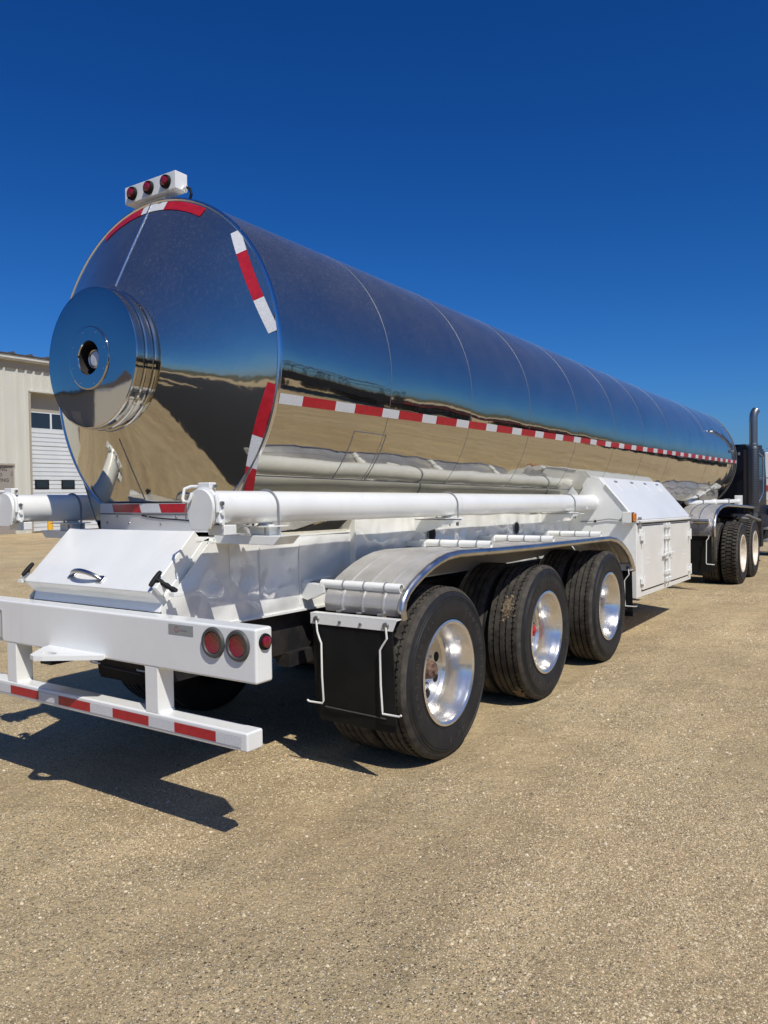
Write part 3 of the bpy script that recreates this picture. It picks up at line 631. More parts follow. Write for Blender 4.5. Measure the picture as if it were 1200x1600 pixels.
# tape on the lower bar: white and red by turns, ending white at the right
g = G(); x = 1.168; k = 0
while x > -1.16:
    L = 0.154 if k == 0 else (0.268 if k % 2 else 0.178); x1 = max(-1.168, x - L); g.cur = k % 2
    g.add([(x, -0.0035, 0.507), (x1, -0.0035, 0.507), (x1, -0.0035, 0.553), (x, -0.0035, 0.553)], [(0, 1, 2, 3)]); x = x1; k += 1
g.obj('reflective_tape', [WTAPE, RED], bp, fix=False)
# tow plate with an eye
outl = [(-0.223, 0.0), (0.248, 0.0), (0.26, -0.03), (0.21, -0.06), (0.02, -0.19), (-0.03, -0.208), (-0.08, -0.195), (-0.20, -0.05)]
hole = [(-0.03 + 0.055 * math.cos(a), -0.125 + 0.028 * math.sin(a)) for a in np.linspace(0, 2 * PI, 16, endpoint=False)]
bm = bmesh.new()
def loop(pts, z): 
    vs = [bm.verts.new((p[0], p[1], z)) for p in pts]; es = [bm.edges.new((vs[i], vs[(i + 1) % len(vs)])) for i in range(len(vs))]; return es
es = loop(outl, 0.80) + loop(hole, 0.80)
bmesh.ops.triangle_fill(bm, use_beauty=True, edges=es)
me = bpy.data.meshes.new('tow_plate'); bm.to_mesh(me); bm.free(); me.materials.append(WHITE)
o = bpy.data.objects.new('tow_plate', me); COL.objects.link(o); o.parent = bp; sm = o.modifiers.new('solid', 'SOLIDIFY'); sm.thickness = 0.022; sm.offset = 0

# fenders
FP = [(1.135, 0.912), (1.122, 0.96), (1.135, 1.01), (1.175, 1.052), (1.24, 1.092), (1.32, 1.128), (1.42, 1.166), (1.52, 1.194), (1.63, 1.214), (1.76, 1.221), (1.95, 1.215), (2.3, 1.202), (3.0, 1.182), (3.8, 1.165), (4.5, 1.152), (4.72, 1.145), (4.9, 1.12), (5.06, 1.075), (5.2, 1.015), (5.33, 0.94), (5.42, 0.86), (5.47, 0.78)]
def fpt(u):
    t = u * (len(FP) - 1); i = min(len(FP) - 2, int(t)); f = t - i
    return (FP[i][0] + (FP[i + 1][0] - FP[i][0]) * f, FP[i][1] + (FP[i + 1][1] - FP[i][1]) * f)
def fender(sx):
    t = part('fender', TR)
    xs = [0.74]
    for r_ in (0.865, 1.005, 1.145): xs += [r_ - 0.014, r_ - 0.009, r_ - 0.004, r_ + 0.004, r_ + 0.009, r_ + 0.014]
    xs += [1.255]
    hs_ = [0.0] + [0, 0.0005, 0.005, 0.005, 0.0005, 0] * 3 + [0.0]
    g = G(); N = 84; vs = []
    for i in range(N + 1):
        u = i / N; y, z = fpt(u); y2, z2 = fpt(min(1, u + 0.01)); y1, z1 = fpt(max(0, u - 0.01)); ty, tzz = y2 - y1, z2 - z1; l_ = math.hypot(ty, tzz); ny, nz = -tzz / l_, ty / l_
        vs += [(x * sx, y + ny * h, z + nz * h) for x, h in zip(xs, hs_)]
    k = len(xs); g.add(vs, [(i * k + j, (i + 1) * k + j, (i + 1) * k + j + 1, i * k + j + 1) for i in range(N) for j in range(k - 1)])
    g.obj('fender_skin', ALUF, t, angle=50, solid=0.004)
    pts = [(1.268 * sx, *fpt(i / N)) for i in range(N + 1)]
    G().tube([(p[0], p[1], p[2] - 0.012) for p in pts], 0.024, 14).obj('fender_bead', ALU, t)
    # inner side sheet seen under the arch
    g = G(); g.grid(lambda u, v: (0.735 * sx, fpt(0.12 + 0.83 * u)[0], max(0.98, fpt(0.12 + 0.83 * u)[1] - 0.012 - 0.19 * v)), 40, 2)
    g.obj('inner_sheet', mat('inner_sheet_grey', (0.30, 0.285, 0.255), 0.5, 0.3), t, solid=0.003)
    for (y, z, r_) in ((1.168, 1.062, 0.023), (2.285, 1.232, 0.023), (3.395, 1.205, 0.023), (4.555, 1.182, 0.023)):
        G().tube([(0.69 * sx, y, z), (1.24 * sx, y, z)], r_, 18, caps=False).obj('crossbar', WHITE, t, solid=0.005)
        for x in (0.855, 1.0, 1.14):
            G().tube([(x * sx, y + 0.0265 * math.cos(a), z + 0.0265 * math.sin(a)) for a in np.linspace(0, 2 * PI, 18, endpoint=False)], 0.005, 6, closed=True).obj('clamp', GALV, t)
            G().box(x * sx - 0.006, x * sx + 0.006, y - 0.014, y + 0.022, z - 0.055, z - 0.02).obj('clamp_tail', GALV, t)
        if y < 2: G().prism([(0.55 * sx, z + 0.0), (0.72 * sx, z - 0.01), (0.72 * sx, z - 0.05), (0.60 * sx, z - 0.10), (0.55 * sx, z - 0.09)], 'y', y - 0.03, y + 0.03).obj('crossbar_bracket', WHITE, t)
        else: G().box(min(0.59 * sx, 0.74 * sx), max(0.59 * sx, 0.74 * sx), y - 0.03, y + 0.03, z - 0.025, z + 0.01).obj('crossbar_bracket', WHITE, t)
    for x in (0.865, 1.005, 1.145):
        G().box(x * sx - 0.018, x * sx + 0.018, 1.09, 1.13, 0.885, 0.925).obj('hanger_tab', ALU, t)
    return t
fender(1); fender(-1)

# mud flaps
def mud_flap(y, x0, x1, ztop, zbot, sx, rods=True):
    t = part('mud_flap', TR)
    xa, xb = (x0, x1) if sx > 0 else (-x1, -x0)
    G().prism([(xa - 0.01, ztop + 0.045), (xb + 0.03, ztop + 0.045), (xb + 0.005, ztop - 0.012), (xa - 0.01, ztop - 0.012)], 'y', y - 0.012, y - 0.004).obj('flap_bar', WHITE, t, bevel=0.002)
    G().box(xa - 0.01, xb + 0.03, y - 0.012, y + 0.04, ztop + 0.045, ztop + 0.051).obj('flap_bar_flange', WHITE, t)
    g = G(); nx, nz = 16, 14
    def fn(u, v):
        x = xa + (xb - xa) * u; z = zbot + (ztop - zbot) * v
        if v < 0.08:
            if u < 0.1: x += (0.08 - v) * 0.5 * (0.1 - u) * 10 * 0.6
        return (x, y + 0.05 * (1 - v) ** 2 * 0.6 + 0.006 * math.sin(6 * u + 3 * v) * (1 - v), z)
    g.grid(fn, nx, nz); g.obj('flap', BLACK, t, solid=0.008)
    G().tube([(xa + 0.07, y + 0.012, zbot + 0.085), (xb - 0.06, y + 0.012, zbot + 0.075)], 0.004, 6).obj('flap_crease', mat('crease', (0.06, 0.06, 0.06), 0.5), t)
    for x in (xa + 0.035, xa + 0.20, xb - 0.20, xb - 0.035):
        big = x in (xa + 0.035, xb - 0.035)
        G().lathe([(0, -0.012), (0.018 if big else 0.008, -0.010), (0.020 if big else 0.009, 0.0)], (x, y - 0.012, ztop + (0.016 if big else 0.012)), 'y', 14).obj('flap_bolt', ZINC, t)
    if rods:
        for x, s_ in ((xa + 0.04, 1), (xb - 0.03, -1)):
            off = 0.032 if s_ > 0 else -0.04
            pts = [(x, y - 0.022, ztop + 0.01), (x + 0.006, y - 0.022, ztop - 0.05), (x + off * 0.6, y - 0.02, ztop - 0.09), (x + off, y - 0.02, ztop - 0.115), (x + off, y - 0.018, ztop - 0.3), (x + off + 0.004, y - 0.012, zbot + 0.125), (x + off - 0.006 * s_, y - 0.012, zbot + 0.108)]
            pts += [(x + off - 0.10 * s_, y - 0.010, zbot + 0.105), (x + off - 0.115 * s_, y - 0.010, zbot + 0.112)] if s_ > 0 else [(x + off + 0.11, y - 0.010, zbot + 0.108), (x + off + 0.122, y - 0.010, zbot + 0.116)]
            G().tube(pts, 0.0058, 8).obj('hold_rod', WHITE, t)
    return t
mud_flap(1.02, 0.735, 1.275, 0.865, 0.30, 1); mud_flap(1.02, 0.735, 1.275, 0.865, 0.30, -1)
mud_flap(5.44, 0.78, 1.262, 0.78, 0.30, 1)

# wheels ------------------------------------------------------------
RO, RI, TW = 0.512, 0.292, 0.27
def tyre_profile(grooves=True):
    # (r, t): t=0 at the outer sidewall plane, negative inwards
    p = [(RI, -0.018), (RI + 0.012, -0.006), (0.318, -0.003), (0.321, 0.001), (0.326, 0.001), (0.329, -0.001), (0.36, 0.008), (0.42, 0.012), (0.436, 0.0105), (0.438, 0.013), (0.442, 0.0128), (0.444, 0.009), (0.450, 0.008), (0.452, 0.0105), (0.456, 0.010), (0.458, 0.005), (0.470, 0.0), (0.478, -0.004), (0.484, -0.003), (0.498, -0.012), (0.505, -0.020)]
    m = [0] * (len(p) - 3) + [1, 1]
    xs = [-0.022]
    w0, w1 = -0.024, -TW + 0.024
    ribs = 5; gw = 0.012; rw = (abs(w1 - w0) - 4 * gw) / 5; t = w0
    for i in range(ribs):
        p += [(RO - 0.004 * (abs(i - 2) == 2), t), (RO - 0.004 * (abs(i - 2) == 2), t - rw)]; m += [1, 1]
        if i < 4:
            p += [(RO - 0.014, t - rw - 0.002), (RO - 0.014, t - rw - gw + 0.002)]; m += [2, 2]
        t -= rw + gw
    q_ = [(0.505, -TW + 0.020), (0.484, -TW + 0.003), (0.455, -TW - 0.004), (0.42, -TW - 0.010), (0.36, -TW - 0.006), (RI + 0.012, -TW + 0.008), (RI, -TW + 0.02)]
    p += q_; m += [1] + [0] * 6
    return p, m[:len(p) - 1] + [0]
def make_wheel(parent, x, y, name='wheel', tread2=None, deep=True, rim_m=RIM, cap=None, letters=None, sx=1, z=RO - 0.002):
    w = part(name, parent, (x, y, z))
    if sx < 0: w.rotation_euler = (0, 0, PI)
    prof, mi = tyre_profile()
    while len(mi) < len(prof) - 1: mi.append(0)
    g = G().lathe(prof, (0, 0, 0), 'x', 96, mats=mi)
    if tread2:
        for ring, (t0, t1) in enumerate(((-0.03, -0.085), (-0.10, -0.17), (-0.185, -0.24))):
            for k in range(52):
                a = 2 * PI * (k + 0.5 * (ring % 2)) / 52; er = Vector((0, math.cos(a), math.sin(a))); et = Vector((0.35 * (1 - ring), -math.sin(a), math.cos(a)))
                g.cur = 1; g.obox(er * (RO + 0.004) + Vector(((t0 + t1) / 2, 0, 0)), (1, 0, 0), et, er, abs(t1 - t0) / 2, 0.021, 0.012)
    else:
        # lateral sipes cut across the ribs
        for t0 in (-0.052, -0.068, -0.110, -0.160, -0.205):
            for k in range(76):
                a = 2 * PI * (k + 0.37 * (t0 * 100 % 2)) / 76; er = Vector((0, math.cos(a), math.sin(a))); et = Vector((0.2, -math.sin(a), math.cos(a)))
                g.cur = 2; g.obox(er * (RO - 0.0015) + Vector((t0, 0, 0)), (1, 0, 0), et, er, 0.0065, 0.0022, 0.0022)
    tm = [RUBBER, TREAD, BLACK]
    g.obj('tyre', tm, w, angle=32)
    if deep:
        rp = [(RI + 0.018, -0.004), (RI + 0.022, 0.004), (RI + 0.010, 0.008), (RI - 0.004, 0.000), (RI - 0.012, -0.016), (RI - 0.020, -0.045), (RI - 0.030, -0.06), (RI - 0.034, -0.10), (RI - 0.044, -0.118), (RI - 0.048, -0.165), (RI - 0.062, -0.182), (0.205, -0.185), (0.16, -0.185), (0.11, -0.182), (0.0, -0.182)]
    else:
        rp = [(RI + 0.018, -0.004), (RI + 0.020, 0.004), (RI + 0.008, 0.006), (RI - 0.010, -0.01), (RI - 0.02, -0.05), (RI - 0.03, -0.12), (0.235, -0.15), (0.16, -0.13), (0.10, -0.135), (0.0, -0.135)]
    G().lathe(rp, (0, 0, 0), 'x', 72).obj('rim', rim_m, w, angle=28)
    yb = rp[-3][1]
    for k in range(8):
        a = 2 * PI * (k + 0.35) / 8
        G().lathe([(0.031, 0.003), (0.028, 0.0045), (0.0, 0.0045)], (-0.186 if deep else -0.143, 0.165 * math.cos(a), 0.165 * math.sin(a)), 'x', 20).obj('hand_hole', BLACK, w)
    for k in range(10):
        a = 2 * PI * k / 10
        G().lathe([(0.0, 0.022), (0.010, 0.022), (0.012, 0.0)], (yb - 0.004, 0.102 * math.cos(a), 0.102 * math.sin(a)), 'x', 6).obj('wheel_nut', rim_m if deep else RUST, w)
    hm = cap or RUST
    G().lathe([(0.0, 0.085), (0.020, 0.085), (0.022, 0.072), (0.044, 0.070), (0.052, 0.062), (0.055, 0.04), (0.060, 0.03), (0.062, 0.0)], (-0.178 if deep else -0.14, 0, 0), 'x', 36).obj('hub', hm, w, angle=30)
    if letters:
        txt = G()
        for body, a0, step in letters:
            for i, ch in enumerate(body):
                a = a0 - step * i
                t_ = text_mesh('lettering', ch, 0.040, RUBBER, w, Matrix.Rotation(0, 4, 'X') @ Matrix.Translation((0.010, 0.385 * math.cos(a), 0.385 * math.sin(a))) @ Matrix.Rotation(a - PI / 2, 4, 'X') @ Matrix(((0, 0, 1, 0), (1, 0, 0, 0), (0, 1, 0, 0), (0, 0, 0, 1))), 0.0022)
                txt.add([v.co[:] for v in t_.data.vertices], [tuple(p.vertices) for p in t_.data.polygons])
                md = t_.data; bpy.data.objects.remove(t_); bpy.data.meshes.remove(md)
        txt.obj('lettering', mat('raised_rubber', (0.045, 0.044, 0.042), 0.5), w, smooth=False, fix=False)
    return w
def make_inner(parent, x, y, sx=1, z=RO - 0.002):
    w = part('inner_wheel', parent, (x, y, z))
    if sx < 0: w.rotation_euler = (0, 0, PI)
    prof, mi = tyre_profile()
    while len(mi) < len(prof) - 1: mi.append(0)
    G().lathe(prof, (0, 0, 0), 'x', 72, mats=mi).obj('tyre', [RUBBER, TREAD, BLACK], w, angle=32)
    G().lathe([(RI + 0.01, -0.01), (RI - 0.02, -0.05), (RI - 0.03, -TW), ], (0, 0, 0), 'x', 40).obj('rim', DARK, w)
    return w
AXY = (1.64, 3.164, 4.688)
LET = [('CONTINENTAL', R(205), R(8.2)), ('22.5', R(290), R(7.5)), ('CONTINENTAL', R(60), R(8.2))]
w1 = make_wheel(TR, 1.27, AXY[0], letters=LET)
w1.rotation_euler = (R(0), 0, 0)
REDCAP = mat('red_hub_cap', (0.45, 0.02, 0.03), 0.3, 0, 0.5)
for i, (y, rot, cap) in enumerate(((AXY[1], 77, REDCAP), (AXY[2], 190, None))):
    w = copy_tree(w1, TR); w.location.y = y; w.rotation_euler = (R(rot), 0, 0)
    if cap:
        for ch in w.children:
            if ch.name.startswith('hub'):
                ch.data = ch.data.copy(); ch.data.materials[0] = cap; ch['label'] = 'red hub cap'
MUD = mat('dried_mud', (0.20, 0.15, 0.10), 0.95, 0, 0.1); vary(MUD, 60, (0.12, 0.09, 0.06), (0.27, 0.21, 0.14), 0.35, 0.65, 5)
mw = [c for c in TR.children if c.name.startswith('wheel')][1]
for a0, da, t0, t1 in ((152, 9, -0.085, -0.15), (236, 8, -0.07, -0.13)):
    g = G(); rm = random.Random(int(a0))
    for k in range(140):
        a = R(a0 - 77 + rm.gauss(0, da * 0.5)); t = (t0 + t1) / 2 + rm.gauss(0, abs(t1 - t0) * 0.28); er = Vector((0, math.cos(a), math.sin(a))); et = Vector((0, -math.sin(a), math.cos(a)))
        sz = rm.uniform(0.003, 0.009); g.obox(er * (RO - 0.001) + Vector((t, 0, 0)), Vector((1, rm.uniform(-.5, .5), rm.uniform(-.5, .5))), et, er, sz, sz * rm.uniform(0.6, 1.3), 0.0035)
    struct(g.obj('mud', MUD, mw, smooth=False), 'stuff')
wi = make_inner(TR, 0.965, AXY[0])
for y in AXY[1:]:
    c = copy_tree(wi, TR); c.location.y = y
for y in AXY:
    c = copy_tree(w1, TR); c.location = (-1.27, y, RO - 0.002); c.rotation_euler = (0, 0, PI)
    c = copy_tree(wi, TR); c.location = (-0.965, y, RO - 0.002); c.rotation_euler = (0, 0, PI)

# side cabinet
cab = part('side_cabinet', TR); SH = 0.0185
G().prism([(1.28, 0.475), (1.28, 1.262), (0.895, 1.722), (0.70, 1.742), (0.50, 1.60), (0.50, 0.475)], 'y', 5.54, 7.98, SH).obj('cabinet_body', WHITE, cab, bevel=0.004)
rn = Vector((0.46, 0, 0.385)).normalized(); rs = Vector((-0.385, 0, 0.46)).normalized(); ry = Vector((0, 1, -SH)).normalized()
rc = Vector((1.0875, 6.76, 1.492 - SH * 1.22))
G().obox(rc + rn * 0.006, rs, ry, rn, 0.285, 1.20, 0.006).obj('roof_panel', WHITE, cab, bevel=0.003)
G().tube([(1.285, 5.533, 1.268), (0.97, 5.533, 1.645)], 0.010, 8).obj('edge_bead', WHITE, cab)
G().obox(Vector((1.286, 6.76, 1.255 - SH * 1.22)), (1, 0, 0), ry, (0, 0, 1), 0.008, 1.225, 0.010).obj('drip_rail', WHITE, cab, bevel=0.003)
G().obox(Vector((1.284, 6.76, 1.232 - SH * 1.22)), (1, 0, 0), ry, (0, 0, 1), 0.004, 1.20, 0.006).obj('door_gap', DARK, cab)
for y in (5.95, 6.55, 7.1, 7.65):
    p = rc + rs * 0.235 + ry * (y - 6.76)
    G().obox(p + rn * 0.014, rs, ry, rn, 0.010, 0.045, 0.006).obj('roof_hinge', GALV, cab)
    G().obox(p - rs * 0.06 + rn * 0.013, rs, ry, rn, 0.06, 0.006, 0.002).obj('roof_hinge_strap', WHITE, cab)
def zc_(y, z): return z - SH * (y - 5.54)
for a, b, zt_, zb_ in ((5.735, 6.60, 1.205, 0.545), (6.84, 7.80, 1.205, 0.545)):
    g = G(); g.box(1.28, 1.291, a, b, zc_(a, zb_), zc_(a, zt_), SH); g.obj('door', WHITE, cab, bevel=0.003)
    G().box(1.2805, 1.2835, a - 0.012, b + 0.012, zc_(a, zb_) - 0.014, zc_(a, zb_), SH).obj('door_gap', DARK, cab)
    G().box(1.2805, 1.2835, a - 0.012, b + 0.012, zc_(a, zt_), zc_(a, zt_) + 0.010, SH).obj('door_gap', DARK, cab)
for y in (6.655, 6.785):
    G().tube([(1.302, y, zc_(y, 1.225)), (1.302, y, zc_(y, 0.52))], 0.013, 10).obj('lock_rod', WHITE, cab)
    for z in (1.19, 1.06, 0.58, 0.66):
        G().box(1.285, 1.325, y - 0.03, y + 0.03, zc_(y, z) - 0.022, zc_(y, z) + 0.022).obj('rod_keeper', WHITE, cab, bevel=0.004)
for y, s_ in ((6.655, -1), (6.785, 1)):
    G().obox((1.325, y + s_ * 0.07, zc_(y, 0.875)), (0, 1, 0), (0, 0, 1), (1, 0, 0), 0.10, 0.014, 0.010).obj('door_handle', WHITE, cab, bevel=0.004)
    G().obox((1.315, y + s_ * 0.03, zc_(y, 0.875)), (0, 1, 0), (0, 0, 1), (1, 0, 0), 0.035, 0.055, 0.014).obj('latch_plate', WHITE, cab, bevel=0.004)
for y, zs in ((5.70, (1.09, 0.64)), (7.84, (1.06, 0.62))):
    for z in zs:
        G().obox((1.298, y, zc_(y, z)), (0, 1, 0), (0, 0, 1), (1, 0, 0), 0.04, 0.03, 0.012).obj('hinge', WHITE, cab, bevel=0.004)
        G().tube([(1.312, y, zc_(y, z - 0.065)), (1.312, y, zc_(y, z + 0.065))], 0.011, 8).obj('hinge_pin', WHITE, cab)
for y in (5.60, 7.95):
    for dz in (0.0, 0.045, 0.10):
        G().obox((1.30, y, zc_(y, 1.20 + dz * 0.9)), (1, 0, 0), (0, 1, 0), (0, 0, 1), 0.016, 0.014, 0.014).obj('catch', GALV, cab, bevel=0.003)
for y in (5.93, 7.6):
    for z in (0.86, 0.81): G().lathe([(0, 0.008), (0.008, 0.006), (0.009, 0)], (1.291, y, zc_(y, z)), 'x', 10).obj('rivet', WHITE, cab)
G().box(1.165, 1.262, 5.44, 5.54, 1.248, 1.362).obj('lamp_box', WHITE, cab, bevel=0.006)
G().box(1.262, 1.292, 5.447, 5.525, 1.262, 1.348).obj('amber_marker', AMBER, cab, bevel=0.012)
G().box(1.258, 1.266, 5.442, 5.532, 1.255, 1.355).obj('marker_base', BLACK, cab, bevel=0.004)
G().tube([(1.17, 5.53, 1.27), (1.0, 5.528, 1.285), (0.84, 5.528, 1.26), (0.70, 5.53, 1.255)], 0.005, 6).obj('lamp_wire', GALV, cab)
G().lathe([(0, 0), (0.012, 0), (0.012, -0.02), (0, -0.02)], (0.86, 5.54, 1.262), 'y', 8).obj('wire_clip', BLACK, cab)
# web plate between cabinet and barrel
G().prism([(0.80, 1.44), (0.72, 1.75), (0.86, 1.70)], 'y', 5.46, 5.47).obj('gusset', WHITE, cab)
G().prism([(0.55, 1.40), (0.90, 1.40), (0.66, 1.72), (0.60, 1.72)], 'y', 5.20, 5.21).obj('gusset', WHITE, cab)

# ================================================================== TRACTOR
TK = thing('tractor_truck', 'dark navy tractor unit coupled under the front of the tanker', 'truck', (0, 0, 0))
tf = part('frame', TK)
for x in (-0.43, 0.43): G().box(x - 0.04, x + 0.04, 10.2, 19.0, 0.72, 0.98).obj('frame_rail', DARK, tf)
G().lathe([(0.0, 0.0), (0.5, 0.0), (0.5, 0.07), (0.0, 0.07)], (0, 12.2, 1.06), 'z', 24).obj('fifth_wheel', DARK, tf)
G().box(-0.45, 0.45, 10.15, 10.25, 0.70, 0.95).obj('tail_crossmember', DARK, tf)
for y in (11.52, 12.82):
    G().tube([(-1.0, y, 0.52), (1.0, y, 0.52)], 0.09, 14).obj('drive_axle', DARK, tf)
    G().lathe([(0.0, -0.2), (0.2, -0.15), (0.22, 0.0), (0.2, 0.15), (0.0, 0.2)], (0, y, 0.54), 'x', 20).obj('differential', DARK, tf)
wt = make_wheel(TK, 1.35, 11.52, tread2=True, deep=True, rim_m=CREAM, cap=RUST, z=0.50)
wti = make_inner(TK, 1.04, 11.52, z=0.50)
for y, rot in ((12.82, 40),):
    c = copy_tree(wt, TK); c.location.y = y; c.rotation_euler = (R(rot), 0, 0)
    c = copy_tree(wti, TK); c.location.y = y
for y in (11.52, 12.82):
    c = copy_tree(wt, TK); c.location = (-1.35, y, 0.5); c.rotation_euler = (0, 0, PI)
    c = copy_tree(wti, TK); c.location = (-1.04, y, 0.5); c.rotation_euler = (0, 0, PI)
for x, rz in ((1.30, 0), (-1.30, PI)):
    c = copy_tree(wt, TK); c.location = (x, 17.9, 0.5); c.rotation_euler = (0, 0, rz)
# fender over the drive wheels
TF = [(10.22, 0.86), (10.20, 1.00), (10.24, 1.10), (10.33, 1.19), (10.5, 1.255), (10.8, 1.305), (11.2, 1.325), (12.2, 1.29), (13.2, 1.255), (14.1, 1.215)]
tfd = part('fender', TK)
def tfp(u):
    t = u * (len(TF) - 1); i = min(len(TF) - 2, int(t)); f = t - i
    return (TF[i][0] + (TF[i + 1][0] - TF[i][0]) * f, TF[i][1] + (TF[i + 1][1] - TF[i][1]) * f)
G().grid(lambda u, v: (0.62 + 0.52 * v, *tfp(u)), 60, 6).obj('fender_skin', ALUF, tfd, angle=50, solid=0.004)
G().tube([(1.15, tfp(u)[0], tfp(u)[1] - 0.012) for u in np.linspace(0, 1, 60)], 0.026, 12).obj('fender_bead', ALU, tfd)
for v in (0.78, 0.93): G().tube([(v, tfp(u)[0] - 0.006, tfp(u)[1] + 0.006) for u in np.linspace(0, 0.9, 50)], 0.007, 6).obj('fender_ridge', ALU, tfd)
G().tube([(0.55, 10.19, 1.08), (1.08, 10.19, 1.08)], 0.035, 14).obj('crossbar', ALU, tfd)
G().tube([(0.60, 10.9, 1.36), (1.0, 13.3, 1.345)], 0.035, 14).obj('hose_rail', WHITE, tfd)
for t_ in (0.25, 0.5, 0.75):
    p = Vector((0.60, 10.9, 1.36)).lerp(Vector((1.0, 13.3, 1.345)), t_); G().obox(p, (1, 0, 0), (0, 1, 0), (0, 0, 1), 0.045, 0.02, 0.05).obj('hose_clip', WHITE if t_ == 0.5 else GALV, tfd, bevel=0.004)
G().box(0.93, 1.05, 13.3, 13.45, 1.27, 1.45).obj('hose_block', WHITE, tfd, bevel=0.006)
tm_ = part('mud_flap', TK)
G().box(0.55, 1.12, 10.12, 10.14, 0.86, 0.93).obj('flap_bar', ALU, tm_, bevel=0.003)
G().grid(lambda u, v: (0.58 + 0.54 * u, 10.15 + 0.03 * (1 - v), 0.30 + 0.57 * v), 6, 6).obj('flap', BLACK, tm_, solid=0.01)
G().tube([(1.09, 10.11, 0.87), (1.085, 10.11, 0.83), (1.055, 10.11, 0.79), (1.05, 10.11, 0.45), (1.06, 10.11, 0.43), (1.17, 10.11, 0.425)], 0.007, 8).obj('hold_rod', WHITE, tm_)
G().lathe([(0, -0.02), (0.018, -0.02), (0.018, 0)], (1.09, 10.12, 0.895), 'y', 12).obj('flap_bolt', ZINC, tm_)
tc_ = part('cab', TK)
G().prism([(-1.02, 1.0), (1.02, 1.0), (1.02, 2.38), (0.96, 2.47), (-0.96, 2.47), (-1.02, 2.38)], 'y', 14.5, 15.4).obj('sleeper', NAVY, tc_, bevel=0.03)
G().prism([(15.4, 0.9), (17.0, 0.9), (17.0, 1.75), (16.7, 2.45), (15.4, 2.50)], 'x', -1.0, 1.0).obj('cab_shell', NAVY, tc_, bevel=0.04)
G().prism([(16.98, 0.8), (18.9, 0.75), (18.9, 1.45), (16.98, 1.72)], 'x', -0.75, 0.75).obj('bonnet', NAVY, tc_, bevel=0.05)
G().prism([(17.2, 0.62), (17.35, 1.1), (17.9, 1.18), (18.5, 1.05), (18.8, 0.6), (18.6, 0.62), (18.4, 0.9), (17.9, 1.05), (17.45, 0.9)], 'x', 0.75, 1.25).obj('front_wing', NAVY, tc_, bevel=0.02)
G().box(1.0, 1.012, 15.75, 16.6, 1.75, 2.25).obj('side_window', GLASS, tc_)
G().box(0.80, 0.84, 14.46, 14.5, 2.25, 2.31).obj('rear_light', GALV, tc_)
G().tube([(0.55, 14.48, 2.29), (0.78, 14.48, 2.29)], 0.012, 8).obj('air_line_bracket', EDGE, tc_)
for x, dz in ((0.42, 0), (0.50, 0.05)): G().tube([(x, 14.45, 2.1), (x + 0.1, 14.2, 1.7), (x - 0.1, 13.9, 1.42), (x - 0.25, 13.6, 1.5)], 0.015, 8).obj('air_line', HOSE, tc_)
st = part('exhaust_stack', TK)
pts = [(1.13, 14.2, 1.0), (1.13, 14.2, 2.85), (1.13, 14.2, 2.95), (1.137, 14.21, 3.02), (1.15, 14.23, 3.07), (1.17, 14.26, 3.11)]
G().tube(pts, 0.073, 18, caps=False).obj('pipe', STACK, st, solid=0.006)
G().lathe([(0.095, 1.12), (0.10, 1.14), (0.10, 2.36), (0.085, 2.40), (0.075, 2.40)], (1.13, 14.2, 0), 'z', 20).obj('heat_shield', SHIELD, st)
g = G()
for i in range(34):
    for a in (-125, -105, -85, -65, -45, -25):
        p = Vector((1.13 + 0.1005 * math.cos(R(a)), 14.2 + 0.1005 * math.sin(R(a)), 1.25 + i * 0.033)); er = Vector((math.cos(R(a)), math.sin(R(a)), 0)); et = Vector((-er.y, er.x, 0))
        g.obox(p, er, et, (0, 0, 1), 0.0015, 0.010, 0.006)
struct(g.obj('shield_slots', BLACK, st, smooth=False), 'stuff')
G().tube([(0.98, 14.3, 1.1), (0.98, 14.3, 2.35)], 0.045, 12).obj('intake_pipe', mat('brown_pipe', (0.10, 0.08, 0.07), 0.6), st)
G().box(1.13, 1.27, 14.27, 14.32, 2.34, 2.42).obj('stack_bracket', SHIELD, st)
G().lathe([(0.078, 2.40), (0.086, 2.41), (0.086, 2.45), (0.078, 2.46)], (1.13, 14.2, 0), 'z', 18).obj('clamp', STACK, st)
mi_ = part('mirror', TK)
G().box(1.36, 1.40, 16.75, 16.95, 1.95, 2.45).obj('mirror_head', WHITE, mi_, bevel=0.01)
G().tube([(1.02, 16.8, 2.45), (1.38, 16.85, 2.50), (1.38, 16.85, 1.9), (1.02, 16.8, 1.80)], 0.015, 8).obj('mirror_arm', EDGE, mi_)
sp = part('side_gear', TK)
G().lathe([(0.0, -0.75), (0.30, -0.75), (0.31, -0.72), (0.31, 0.72), (0.30, 0.75), (0.0, 0.75)], (0.98, 15.4, 0.72), 'y', 30).obj('fuel_tank', DARK, sp)
G().box(0.72, 1.25, 14.35, 14.6, 0.42, 1.05).obj('step_box', DARK, sp, bevel=0.01)
for z in (0.5, 0.75): G().box(1.2, 1.32, 14.6, 16.2, z, z + 0.04).obj('step', GALV, sp)
G().tube([(0.95, 13.3, 1.05), (1.12, 13.55, 0.99), (1.22, 13.75, 0.85), (1.24, 13.82, 0.62), (1.18, 13.75, 0.42), (1.05, 13.6, 0.34)], 0.035, 10).obj('hose', HOSE, sp)
G().tube([(0.90, 13.2, 1.08), (1.1, 13.7, 1.06), (1.2, 14.0, 0.98), (1.22, 14.3, 0.95)], 0.03, 10).obj('hose', HOSE, sp)
G().tube([(1.15, 14.4, 1.2), (1.26, 14.5, 1.5), (1.26, 14.5, 2.2), (1.12, 14.4, 2.36)], 0.014, 8).obj('grab_bar', EDGE, sp)

